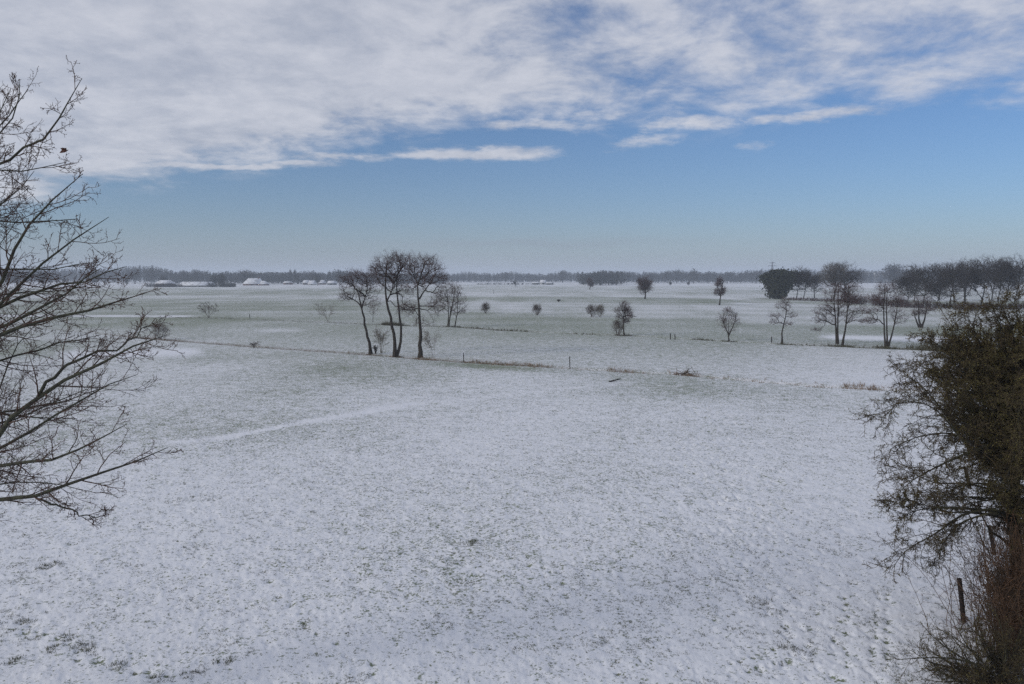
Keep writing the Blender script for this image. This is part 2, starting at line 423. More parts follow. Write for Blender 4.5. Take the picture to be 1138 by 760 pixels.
# ------------------------------------------------------------ grass that pokes through the snow near by
def blades(g, X, Y, h, rng, n=5, spread=.03, lean=.6, w=.006):
    N = len(X)
    Z = relief(X, Y)
    Xb = np.repeat(X, n) + rng.normal(0, spread, N * n); Yb = np.repeat(Y, n) + rng.normal(0, spread, N * n); Zb = np.repeat(Z, n) - .01
    hh = np.repeat(h, n) * rng.uniform(.5, 1.2, N * n)
    P = np.stack([Xb, Yb, Zb], -1)
    d = np.stack([rng.normal(0, lean, N * n), rng.normal(0, lean, N * n), np.ones(N * n)], -1); d = norm(d)
    side = norm(np.cross(d, rng.normal(size=(N * n, 3)))) * (w * np.ones(N * n) if np.isscalar(w) else np.repeat(w, n))[:, None]
    v = np.stack([P - side, P + side, P + d * hh[:, None]], 1)
    g.add(v, None, np.arange(3 * N * n).reshape(-1, 3))
def build_grass():
    rng = np.random.default_rng(5)
    n = 260000
    y = 12.5 * (75 / 12.5) ** rng.random(n) ** .85
    x = (rng.random(n) * 2 - 1) * .70 * y
    big = fbm(x / 3.0 + 40, y / 3.0 + 11, 3); fine = vn(x / .16, y / .16) * .5 + fbm(x / .6 + 7, y / .6, 2) * .5
    keep = (fine + .35 * (big - .5) > .63)
    keep &= rng.random(n) < np.clip(.85 - .004 * y, .3, 1)
    x, y = x[keep], y[keep]
    g = Geo(); blades(g, x, y, rng.uniform(.025, .065, len(x)), rng, 4, .022, .9, .0045 + .00012 * y)
    # bigger tussocks, lower left
    for cx, cyy in ((60, 722), (90, 716), (75, 708), (25, 690), (45, 632), (60, 628), (98, 724), (180, 752), (215, 748), (15, 735), (130, 740), (250, 735), (527, 602), (524, 604), (850, 668), (880, 720)):
        c = ground(cx, cyy); k = 14
        blades(g, c[0] + rng.normal(0, .12, k), c[1] + rng.normal(0, .10, k), rng.uniform(.06, .12, k), rng, 9, .04, .6, .006)
    o = g.build('grass', M['grass']); tag(o, 'short dull grass poking through the thin snow of the near meadow', 'grass', kind='stuff')
build_grass()

def reeds_along(line, spans, name, label, m, seed, h=(.15, .4), w=.02):
    rng = np.random.default_rng(seed); g = Geo()
    for (a, b, cnt, hs, wid) in spans:
        px = rng.uniform(a, b, cnt); px = a + (b - a) * np.clip((px - a) / (b - a) + .04 * rng.normal(size=cnt), 0, 1)
        py = line_y(px, line)
        P = np.array([ground(u, v) for u, v in zip(px, py)])
        blades(g, P[:, 0] + rng.normal(0, .2, cnt), P[:, 1] + rng.normal(0, wid, cnt), rng.uniform(*h, cnt) * hs, rng, 5, .10, .45, w)
    o = g.build(name, m); tag(o, label, 'dry grass', kind='stuff')
reeds_along(D1, [(145, 200, 130, 1.2, .5), (200, 400, 300, .7, .4), (400, 520, 120, .7, .4), (405, 418, 50, .9, .3), (434, 446, 50, .9, .3), (462, 486, 130, 1.0, .35), (515, 610, 300, 1.0, .8), (676, 700, 60, 1.3, .6), (700, 722, 26, .8, .6), (748, 778, 70, 1.0, .6), (780, 940, 110, .8, .7), (942, 978, 90, 1.3, .7), (978, 1100, 90, 1.0, .7), (610, 676, 30, .7, .5)],
            'ditch_reeds', 'brown dry reeds and grass edging the near ditch', M['reed'], 3, w=.014)
reeds_along(D2, [(150, 262, 100, .8, .6), (270, 365, 40, .7, .6), (366, 420, 60, .9, .5), (425, 447, 260, 2.4, .8), (450, 520, 100, .9, .6), (520, 565, 110, 1.2, .7), (565, 590, 40, 1.6, .5), (628, 665, 40, 1.1, .6), (770, 792, 50, 1.2, .6), (880, 960, 90, 1.0, .7), (960, 1010, 90, 1.2, .8), (1010, 1070, 160, 2.8, 1.2), (804, 817, 40, 1.0, .5), (863, 877, 40, 1.0, .5), (924, 946, 90, 1.3, .5), (978, 996, 90, 1.5, .5), (685, 702, 50, 1.3, .5), (492, 512, 70, 1.1, .5)],
            'bank_sedge', 'dull brown sedge along the second ditch across the field', M['sedge'], 4, w=.024)

# ------------------------------------------------------------ trees
def resample(pts, k):
    p = np.array(pts, float); s = np.concatenate([[0], np.cumsum(np.linalg.norm(np.diff(p, axis=0), axis=1))]); t = np.linspace(0, s[-1], k)
    q = np.stack([np.interp(t, s, p[:, i]) for i in range(3)], -1)
    for _ in range(2):
        q[1:-1] = q[1:-1] * .5 + (q[:-2] + q[2:]) * .25
    return q
def grow(S, D, L, R0, R1, k, wob, trop, rng):
    P = [S]; d = D
    for i in range(k - 1):
        d = norm(d + rng.normal(0, wob, D.shape) + np.array([0, 0, trop]))
        P.append(P[-1] + d * (L / (k - 1))[:, None])
    t = np.linspace(0, 1, k)[None]
    return np.stack(P, 1), R0[:, None] * (1 - t) + np.minimum(R1, R0)[:, None] * t
def spawn(P, R, m, t0, t1, ang, ratio, taper, rr, rng, angv=.25, flat=None, lens=None):
    N, k, _ = P.shape
    arc = np.linalg.norm(np.diff(P, axis=1), axis=2).sum(1) if lens is None else lens
    t = t0 + (t1 - t0) * ((np.arange(m)[None] + rng.random((N, m))) / m)
    f = t * (k - 1); i = np.minimum(f.astype(int), k - 2); fr = (f - i)[..., None]
    rows = np.arange(N)[:, None]
    A, B = P[rows, i], P[rows, i + 1]
    S = A * (1 - fr) + B * fr; T = norm(B - A)
    Rt = R[rows, i] * (1 - fr[..., 0]) + R[rows, i + 1] * fr[..., 0]
    perp = rng.normal(size=(N, m, 3))
    if flat: perp = perp * np.array(flat)
    perp = norm(perp - (perp * T).sum(-1, keepdims=True) * T)
    a = ang + rng.normal(0, angv, (N, m)); a = a[..., None]
    D = norm(np.cos(a) * T + np.sin(a) * perp)
    L = arc[:, None] * ratio * (1 - taper * t) * rng.uniform(.55, 1.25, (N, m))
    return S.reshape(-1, 3), D.reshape(-1, 3), L.ravel(), (Rt * rr).ravel()

def make_tree(root, stems, radii, levels, rng, bark, twig, trunk_levels=1, tip=None, tipmat=None, tipn='cone', fit=None, k0=12, minr=.006, sides=5, zcut=None, taper0=.28):
    """stems: local polylines; levels: dicts m,t0,t1,ang,ratio,taper,rr,k,wob,trop"""
    P = np.stack([resample(s, k0) for s in stems])
    t = np.linspace(0, 1, k0)[None]; r = np.array(radii)[:, None]
    R = r * (1 - t) + r * taper0 * t
    R[:, 0] *= 1.35; R[:, 1] *= 1.08
    out = [(P, R)]
    for lv in levels:
        S, D, L, Rc = spawn(P, R, lv['m'], lv.get('t0', .3), lv.get('t1', 1), lv['ang'], lv['ratio'], lv.get('taper', .4), lv.get('rr', .6), rng, lv.get('angv', .25), lv.get('flat'))
        if 'lmax' in lv: L = np.minimum(L, lv['lmax'] * rng.uniform(.6, 1, len(L)))
        Rc = np.maximum(Rc, minr)
        P, R = grow(S, D, L, Rc, np.maximum(Rc * .4, minr * .7), lv.get('k', 5), lv.get('wob', .18), lv.get('trop', .05), rng)
        out.append((P, R))
    if fit:     # fit = (half width, top height): stretch sideways/upwards to the tree's measured size
        last = out[-1][0].reshape(-1, 3); cx, cyv = np.median(last[:, 0]), np.median(last[:, 1])
        hw = (np.percentile(last[:, 0], 98.5) - np.percentile(last[:, 0], 1.5)) / 2
        sx = fit[0] / hw; sz = fit[1] / np.percentile(last[:, 2], 99.6)
        for i, (p, r_) in enumerate(out):
            w = np.clip(p[..., 2:3] / (fit[1] * .35), 0, 1) if fit[-1] != 'all' else 1
            p[..., :2] = p[..., :2] * (1 + (sx - 1) * w) ; p[..., 2] *= sz
    g = Geo()
    for i, (p, r_) in enumerate(out[:trunk_levels + 1]): g.tubes(p, r_, sides if i == 0 else 4)
    g.build('trunk', bark, root, smooth=True)
    g = Geo()
    for p, r_ in out[trunk_levels + 1:]: g.tubes(p, r_, 3)
    crown = g.build('crown', twig, root)
    if tip:
        e = out[-1][0]; k = e.shape[1]; q = e[:, -1]; q2 = e[:, k // 2]; q = np.concatenate([q, q2[rng.random(len(q2)) < .5]])
        q = q[rng.random(len(q)) < tip[1]]
        g = Geo(); g.octa(q, tip[0], rng, tip[2] if len(tip) > 2 else 1.4); g.build(tipn, tipmat, crown)
    return out

ALDER = [dict(m=26, t0=.38, ang=1.05, ratio=.34, taper=.45, rr=.42, k=7, wob=.16, trop=.07),
         dict(m=8, t0=.25, ang=.75, ratio=.50, taper=.4, rr=.55, k=5, wob=.2, trop=.03),
         dict(m=6, t0=.25, ang=.7, ratio=.55, taper=.3, rr=.6, k=4, wob=.22, trop=.02),
         dict(m=4, t0=.2, ang=.7, ratio=.55, taper=.2, rr=.7, k=3, wob=.25)]
BROAD = [dict(m=9, t0=.32, ang=.62, ratio=.62, taper=.25, rr=.6, k=9, wob=.12, trop=.05),
         dict(m=8, t0=.2, ang=.62, ratio=.50, taper=.4, rr=.55, k=6, wob=.15, trop=.03),
         dict(m=8, t0=.2, ang=.65, ratio=.48, taper=.35, rr=.55, k=5, wob=.18),
         dict(m=6, t0=.2, ang=.65, ratio=.5, taper=.3, rr=.6, k=3, wob=.2)]
SHRUB = [dict(m=7, t0=.25, ang=.5, ratio=.55, taper=.4, rr=.6, k=5, wob=.18, trop=.03),
         dict(m=6, t0=.2, ang=.6, ratio=.5, taper=.3, rr=.6, k=4, wob=.2),
         dict(m=5, t0=.2, ang=.6, ratio=.5, taper=.2, rr=.7, k=3, wob=.2)]

def pxstem(base, pts, dy=0.0):
    """traced stem: photo pixels at the tree's own distance, local to its foot; dy bends it in depth"""
    b = ground(*base); out = []
    n = len(pts)
    for i, p in enumerate(pts):
        q = at(p[0], p[1], b[1] + dy * i / max(n - 1, 1)); out.append(q - b)
    return b, out
def pix(base): return np.linalg.norm(ground(*base) - np.array([0, 0, H])) / F

def pipe_tree(root, stems, radii, blobs, rng, bark, twig, step=.5, ntw=4, twl=.45, r_tip=.008, r_tw=.006, tip=None, k0=12, up=.3, sub=2, bf=.22, crown_r=None):
    """Branches reach for points spread through the crown (blobs: cx,cy,cz,rx,ry,rz,n), each joined to the nearest branch already
    there; thickness follows from how much crown a branch carries."""
    P = np.stack([resample(s_, k0) for s_ in stems]); t = np.linspace(0, 1, k0)[None]; r = np.array(radii)[:, None]
    R = r * (1 - .72 * t); R[:, 0] *= 1.45; R[:, 1] *= 1.12
    P[:, 1:-1] += rng.normal(0, .12, P[:, 1:-1].shape) * np.array([1, 1, 0]) * np.array(radii)[:, None, None] * 1.5
    nodes = []; par = []; fixed = []
    for j in range(len(stems)):
        for i in range(k0):
            nodes.append(P[j, i]); par.append(len(nodes) - 2 if i else -1); fixed.append(True)
    zmin = min(b[2] - b[5] for b in blobs)
    T = []
    for (cx, cyy, cz, rx, ry, rz, n) in blobs:
        q = norm(rng.normal(size=(n, 3))) * rng.random((n, 1)) ** .42
        lump = 1 + .16 * (vn(q[:, 0] * 3.1 + cx * 7, q[:, 2] * 3.3 + cz) * 2 - 1)[:, None]
        T.append(np.array([cx, cyy, cz]) + q * lump * np.array([rx, ry, rz]))
    T = np.concatenate(T)
    nst = len(nodes)
    tot = nst + len(T); X = np.zeros((tot, 3)); X[:nst] = nodes; pl = np.zeros(tot); pa = np.full(tot, -1)
    pa[:nst] = par
    for i in range(nst): pl[i] = 0 if pa[i] < 0 else pl[pa[i]] + np.linalg.norm(X[i] - X[pa[i]])
    ok = np.ones(tot, bool); ok[:nst] = X[:nst, 2] > max(.25 * zmin, 0)
    d0 = np.min(np.linalg.norm(T[:, None] - X[None, :nst][:, ok[:nst]], axis=2), axis=1)
    T = T[np.argsort(d0 + rng.normal(0, .1 * d0.max(), len(d0)))]
    n = nst
    for p in T:
        dv = p - X[:n]; d = np.sqrt((dv * dv).sum(1))
        cost = d + bf * pl[:n] + 1e6 * ~ok[:n] + np.where(dv[:, 2] < 0, up * np.abs(dv[:, 2]), 0)
        j = int(np.argmin(cost)); X[n] = p; pa[n] = j; pl[n] = pl[j] + d[j]; n += 1
    cnt = np.zeros(n); cnt[nst:] = 1.0
    ordr = np.argsort(-pl[:n])
    for i in ordr:
        if pa[i] >= 0 and i >= nst: cnt[pa[i]] += cnt[i] if pa[i] >= nst else 0
    e = np.arange(nst, n); a = X[pa[e]]; b = X[e]
    L = np.linalg.norm(b - a, axis=1)
    ra = np.minimum(r_tip * cnt[e] ** .46, .5 * max(radii)); 
    cr = np.zeros(n); cr[e] = ra
    has = pa[e] >= nst; r_start = np.where(has, np.minimum(cr[pa[e]], ra * 1.35), ra * 1.3)
    m1 = a + (b - a) * .33 + rng.normal(0, 1, a.shape) * (L * .07)[:, None]; m2 = a + (b - a) * .67 + rng.normal(0, 1, a.shape) * (L * .07)[:, None]
    m1[:, 2] -= L * .03; m2[:, 2] += L * .05
    EP = np.stack([a, m1, m2, b], 1); ER = np.stack([r_start, r_start * .66 + ra * .33, r_start * .33 + ra * .67, ra], 1)
    thick = cnt[e] > max(6, .012 * len(T))
    g = Geo(); g.tubes(P, R, 7); g.tubes(EP[thick], ER[thick], 5); g.build('trunk', bark, root, smooth=True)
    g = Geo(); g.tubes(EP[~thick], ER[~thick], 3)
    # fine twigs
    cc = np.array([0, 0, zmin * .8]); S = np.repeat(X[e], ntw, 0); m3 = rng.random(len(S)); S = S * m3[:, None] + np.repeat(EP[:, 1], ntw, 0) * (1 - m3)[:, None]
    D = norm(norm(np.repeat(b - a, ntw, 0)) * .8 + norm(S - cc) * .6 + rng.normal(0, .55, S.shape))
    P1, R1 = grow(S, D, twl * rng.uniform(.5, 1.3, len(S)), np.full(len(S), r_tw), np.full(len(S), r_tw * .6), 4, .22, .02, rng); g.tubes(P1, R1, 3)
    last = P1
    if sub:
        S, D, L, Rc = spawn(P1, R1, sub, .2, .95, .75, .5, .2, .8, rng); P2, R2 = grow(S, D, L, np.full(len(S), r_tw * .8), np.full(len(S), r_tw * .5), 3, .22, .02, rng); g.tubes(P2, R2, 3); last = P2
    crown = g.build('crown', twig, root)
    if tip:
        q = last[:, -1]; q = q[rng.random(len(q)) < tip[1]]; g = Geo(); g.octa(q, tip[0], rng, 1.3); g.build('cones', M['alder_cone'], crown)

def simple_stems(h, n, lean, rng, spread=.0, r=.05):
    out = []
    for i in range(n):
        a = rng.uniform(0, 6.28) if n > 1 else 0; l = lean * rng.uniform(.6, 1.2)
        x0, y0 = (spread * math.cos(a), spread * math.sin(a))
        out.append([(x0, y0, 0), (x0 + l * h * .25 * math.cos(a) + rng.normal(0, .02) * h, y0 + l * h * .25 * math.sin(a), h * .35), (x0 + l * h * .65 * math.cos(a) + rng.normal(0, .03) * h, y0 + l * h * .65 * math.sin(a), h * .7), (x0 + l * h * math.cos(a), y0 + l * h * math.sin(a), h)])
    return out
def plain_tree(base, top, wpx, label, cat='tree', name='bare_tree', group=None, style='alder', n=1, lean=.12, seed=0, bark='alder_bark', twig='alder_twig', rad_=None, tip=None, dens=1.0, stems=None, blobs=None, clump=False):
    rng = np.random.default_rng(seed + 100)
    b = ground(*base); s = pix(base)
    h = (at(base[0], top, b[1])[2]); hw = wpx * s / 2
    t = thing(name, label, cat, b, group)
    if style != 'shrub':
        st = simple_stems(h * (.72 if style == 'broad' else .85), n, lean, rng, spread=.02 * h if n > 1 else 0) if stems is None else [[at(p[0], p[1], b[1]) - b for p in q] for q in stems]
        rr = rad_ or h * .014; S_ = s
        if style == 'round':
            st = simple_stems(h * .5, max(n, 5), .5, rng, spread=.06 * h); bl = [(0, 0, h * .54, hw * .95, hw * .9, h * .47, 260), (rng.uniform(-.4, .4) * hw, 0, h * .7, hw * .55, hw * .5, h * .28, 60)]
        elif blobs: bl = pblobs(base, blobs)
        elif style == 'broad':
            z0 = h * .20; bl = [(0, 0, (h * .98 + z0) / 2, hw * .95, hw * .9, (h * .98 - z0) / 2, int(470 * dens))] + [(rng.uniform(-.55, .55) * hw, rng.uniform(-.5, .5) * hw, h * rng.uniform(.45, .80), hw * .45, hw * .45, h * .17, int(110 * dens)) for _ in range(6)]
        else:
            z0 = h * .28; bl = [(rng.uniform(-.1, .1) * hw, 0, h * .82, hw * .55, hw * .5, h * .17, int(170 * dens))] + [(rng.uniform(-.6, .6) * hw, rng.uniform(-.4, .4) * hw, h * rng.uniform(.36, .80), hw * rng.uniform(.3, .5), hw * .4, h * rng.uniform(.07, .13), int(75 * dens)) for _ in range(8)]
        if clump: bl = bl + [(0, 0, h * .2, hw * .4, hw * .4, h * .14, 60)]
        pipe_tree(t, st, [rr] * len(st), bl, rng, M[bark], M[twig], ntw=3, twl=max(.35, 2.6 * S_), r_tip=max(.006, (.058 if style == 'broad' else .045) * S_), r_tw=max(.0045, (.030 if style == 'broad' else .034) * S_), tip=(.12 * S_, tip) if tip else None, sub=2, k0=9)
        return t
    LV = {'alder': ALDER, 'broad': BROAD, 'shrub': SHRUB}[style]
    LV = [dict(l) for l in LV]
    LV[0]['m'] = max(3, int(LV[0]['m'] * dens)); 
    if stems is None: st = simple_stems(h * (.95 if style != 'broad' else .75), n, lean, rng, spread=.03 * h if n > 1 else 0)
    else: st = [[at(p[0], p[1], b[1]) - b for p in q] for q in stems]
    rr = rad_ or h * .016
    minr = max(.005, s * .058)
    make_tree(t, st, [rr] * len(st), LV, rng, M[bark], M[twig], 1, (s * .32, tip) if tip else None, M['alder_cone'], 'cones', fit=(hw, h), minr=minr, sides=6)
    return t

# --- the three alders in the middle
def pblobs(base, lst, dep=.8, dens=1.0, grow_=1.0):
    """crown clumps given where the photo shows them, at the tree's own distance"""
    b = ground(*base); s_ = pix(base); out = []
    for (px, py, rx, rz, n, *dy) in lst:
        c = at(px, py, b[1]) - b
        out.append((c[0], (dy[0] if dy else 0.0), c[2], rx * s_ * grow_, rx * s_ * dep * grow_, rz * s_ * grow_, int(n * dens)))
    return out
def alder(base, label, stems, radii, blobs, seed):
    rng = np.random.default_rng(seed); b = None; st = []
    for pts, dy in stems:
        b, q = pxstem(base, pts, dy); st.append(q)
    t = thing('alder_tree', label, 'tree', b, 'alders standing on the near ditch')
    pipe_tree(t, st, radii, pblobs(base, blobs, .9, .55, 1.16), rng, M['alder_bark'], M['alder_twig'], ntw=4, twl=.46, r_tip=.0085, r_tw=.0040, tip=(.015, .45), sub=2)
alder((412, 393), 'leaning bare alder on the left of the three alders, lower than its neighbours',
      [([(412, 394), (411, 382), (407, 370), (405, 355), (402, 342), (399, 330), (396, 320)], -.4), ([(402, 342), (398, 336), (390, 331), (382, 328)], .8), ([(402, 342), (406, 330), (409, 318), (407, 308)], .8)],
      [.17, .08, .08], [(399, 310, 20, 10, 260), (385, 314, 9, 8, 100, -.4), (384, 329, 9, 5, 110), (410, 318, 13, 14, 200, .6), (398, 324, 14, 8, 120), (413, 335, 11, 9, 80), (396, 305, 9, 5, 70)], 21)
alder((440, 396), 'tall bare alder with two curving stems, middle one of the three alders',
      [([(439, 397), (441, 388), (438, 375), (435, 358), (431, 342), (429, 330), (428, 312), (429, 298)], -.4), ([(440, 397), (445, 384), (447, 370), (444, 350), (441, 336), (441, 318), (443, 300)], .7), ([(430, 335), (436, 322), (438, 306)], 1.0)],
      [.19, .15, .08], [(432, 294, 17, 13, 420), (424, 303, 13, 12, 220, -.4), (445, 296, 13, 14, 260, .6), (417, 300, 7, 6, 70), (436, 314, 16, 10, 200), (448, 325, 12, 12, 110, .5), (455, 342, 12, 6, 90), (440, 288, 10, 6, 100)], 22)
alder((467, 397), 'bare alder with one straight trunk and wide crown, rightmost of the three',
      [([(467, 398), (467.5, 384), (467, 365), (466, 345), (465, 328), (464, 314)], -.4), ([(464.5, 316), (459, 304), (455, 296)], .4), ([(464.5, 316), (468, 305), (472, 294)], .7), ([(466, 332), (471, 324), (477, 316), (484, 305)], -.8), ([(466, 342), (456, 345), (446, 344)], .6), ([(466, 340), (477, 340), (487, 342)], -.6)],
      [.21, .08, .09, .08, .05, .05], [(468, 296, 21, 13, 420), (480, 305, 15, 14, 280, -.5), (456, 298, 11, 13, 200, .5), (492, 312, 7, 8, 70), (462, 318, 18, 10, 170), (453, 343, 12, 8, 130), (483, 340, 13, 8, 130), (470, 357, 12, 7, 60), (488, 326, 9, 9, 70), (474, 290, 10, 7, 90)], 23)

# --- the pair of trees behind the alders and small plants by them
plain_tree((498, 363), 312, 42, 'pale bare tree with several stems, behind the rightmost alder', n=3, lean=.22, seed=1, bark='grey_bark', twig='pale_twig', rad_=.10, blobs=[(494, 326, 12, 11, 200), (487, 336, 10, 10, 130), (501, 335, 10, 12, 150), (484, 347, 8, 6, 50), (499, 318, 9, 5, 70), (511, 345, 7, 6, 40)], group='pair of trees on the second ditch')
plain_tree((505.5, 363.5), 313, 26, 'slim dark bare tree right beside the pale several-stemmed tree', seed=2, rad_=.09, tip=.3, blobs=[(507, 322, 9, 8, 150), (512, 334, 9, 8, 110), (503, 336, 8, 8, 80), (516, 345, 6, 4, 40), (506, 347, 7, 4, 40)], group='pair of trees on the second ditch')
plain_tree((414.5, 358), 334, 20, 'thin young bare tree seen behind the leftmost alder', name='young_tree', seed=3, rad_=.05, blobs=[(414.5, 342, 7, 9, 70)])
plain_tree((424, 392), 362, 18, 'pale upright twiggy shrub at the foot of the leftmost alder', 'shrub', 'twiggy_shrub', style='shrub', n=7, lean=.35, seed=4, bark='pale_shrub', twig='pale_shrub', rad_=.018)
plain_tree((482, 396), 366, 22, 'thin pale brushy shrub at the foot of the rightmost alder', 'shrub', 'twiggy_shrub', style='shrub', n=5, lean=.4, seed=5, bark='pale_shrub', twig='pale_shrub', rad_=.012)
plain_tree((417.5, 393), 383, 6, 'short mossy stump clump touching the leftmost alder trunk', 'shrub', 'stump_sprouts', style='shrub', n=9, lean=.3, seed=6, bark='alder_bark', twig='alder_bark', rad_=.03)

# --- bushes and small trees over the fields
for i, (bx, by, ty, wx, n, lab, tw) in enumerate((
        (232, 353, 335, 20, 5, 'leaning bare bush alone in the green field left of the alders', 'shrub_twig'),
        (365, 358, 336, 19, 3, 'small pale bare bush just left of the leftmost alder', 'pale_shrub'),
        (178, 377, 359, 22, 6, 'brown bare bush at the left end of the near ditch', 'shrub_twig'),
        (282, 386.5, 379, 9, 4, 'low tuft of sprouts on the near ditch line', 'shrub_twig'),
        (539.5, 348, 337, 10, 8, 'small round bush, leftmost of those in the white field', 'shrub_twig'),
        (597, 350, 338, 11, 9, 'small dark round bush standing alone in the white field', 'shrub_twig'),
        (658, 352, 338.5, 13, 9, 'dense dark bush, left half of the touching pair', 'shrub_twig'),
        (667, 352, 338.5, 11, 7, 'pale thin bush, right half of the touching pair', 'pale_shrub'))):
    plain_tree((bx, by), ty, wx, lab, 'bush', 'bare_bush', 'bushes scattered over the fields', style='round' if i in (2, 4, 5, 6, 7) else 'shrub', n=n, lean=.42, seed=20 + i, bark=tw, twig=tw, rad_=.03)
plain_tree((693, 373), 333, 23, 'small crooked tree with a one-sided top above a bush', name='crooked_tree', seed=31, rad_=.09, tip=.5, dens=.8,
           stems=[[(694, 373), (692, 362), (694, 352), (691, 343), (688, 336)], [(693, 352), (697, 350), (702, 351), (708, 352)]])
plain_tree((687, 372.5), 355, 15, 'round dense bush at the foot of the crooked tree', 'bush', 'bare_bush', 'bushes scattered over the fields', style='round', n=9, lean=.4, seed=32, bark='shrub_twig', twig='shrub_twig', rad_=.03)
plain_tree((716.5, 332), 307, 20, 'round-topped bare tree on the green band, leftmost of two', seed=33, rad_=.28, tip=.6, style='broad', bark='alder_bark')
plain_tree((799.5, 339), 307.5, 16, 'narrow bare tree with a tufted top on the green band, rightmost of two', seed=34, rad_=.20, tip=.6, dens=.7)
plain_tree((810, 379), 341, 24, 'small fan-shaped bare tree beside the tall posts line', seed=35, rad_=.08, tip=.25, blobs=[(810, 352, 11, 9, 150), (803, 358, 7, 7, 60), (817, 357, 7, 7, 60), (810, 365, 9, 5, 40), (809, 345, 7, 4, 50)], stems=[[(810, 379), (809.6, 368), (810, 358)], [(810, 373), (805, 362), (802, 354)], [(810, 372), (815, 362), (818, 353)]])
plain_tree((869, 381), 331, 27, 'slim single-stemmed bare tree with a loose crown, left of the twin stems', seed=36, rad_=.10, tip=.3, blobs=[(871, 340, 9, 9, 120), (863, 351, 8, 4, 55), (880, 350, 7, 4, 45), (860, 358, 6, 3, 35), (876, 360, 7, 3, 40), (872, 333, 5, 4, 30)])
plain_tree((930, 382.5), 318, 52, 'tall bare tree with twin straight stems by the snow strip', seed=37, rad_=.12, tip=.35, blobs=[(928, 324, 15, 9, 210), (916, 345, 13, 6, 130), (912, 355, 10, 4.5, 80), (926, 350, 14, 9, 150), (938, 340, 11, 9, 100), (908, 366, 6, 2.5, 30), (926, 338, 13, 8, 120)],
           stems=[[(930, 382), (928.5, 360), (927.5, 340), (927, 325)], [(931, 382), (931, 360), (931, 340), (932, 322)]])
plain_tree((937, 384), 320, 44, 'tall bare tree leaning right beside the twin stems', seed=38, rad_=.12, tip=.35, blobs=[(944, 322, 14, 8, 210), (950, 335, 12, 7, 110), (956, 346, 10, 4, 70), (946, 352, 11, 7, 80), (937, 332, 10, 8, 90), (959, 357, 7, 3, 30)],
           stems=[[(936, 384), (940, 365), (942, 345), (942, 325), (943, 318)]])
plain_tree((986, 386), 314, 50, 'bare tree with three stems spreading from one foot', seed=39, rad_=.11, tip=.4, blobs=[(984, 321, 11, 8, 200), (975, 333, 12, 7, 140), (970, 345, 11, 5, 100), (967, 356, 9, 4, 90), (990, 340, 12, 11, 150), (1000, 352, 10, 8, 90), (998, 330, 9, 8, 110)],
           stems=[[(984, 386), (982.5, 365), (982, 345), (983, 318)], [(986, 386), (985.5, 365), (985, 345), (986, 325)], [(987, 386), (991, 372), (995, 355), (998, 335)]])
plain_tree((1023, 364), 326, 34, 'bare tree forked in a V low above the snow', seed=40, rad_=.16, dens=.7,
           stems=[[(1022, 364), (1018, 356), (1015, 345)], [(1023, 364), (1021, 352), (1021, 335)], [(1024, 364), (1028, 353), (1031, 335)]])
# small dark conifer-like tree far out, a tuft
plain_tree((655.5, 321.5), 310, 7, 'tiny dark narrow tree far out before the wood', name='small_tree', seed=41, dens=1.2, rad_=.3)
plain_tree((620.5, 335.5), 332.5, 4, 'dark little tuft bush on the green band', 'bush', 'bare_bush', 'bushes scattered over the fields', style='shrub', n=8, lean=.5, seed=42, bark='alder_bark', twig='alder_bark', rad_=.06)
plain_tree((573, 318), 311.5, 7, 'tiny grey bush before the middle of the far wood', 'bush', 'bare_bush', 'bushes scattered over the fields', style='shrub', n=8, lean=.4, seed=43, bark='far_twig', twig='far_twig', rad_=.15)

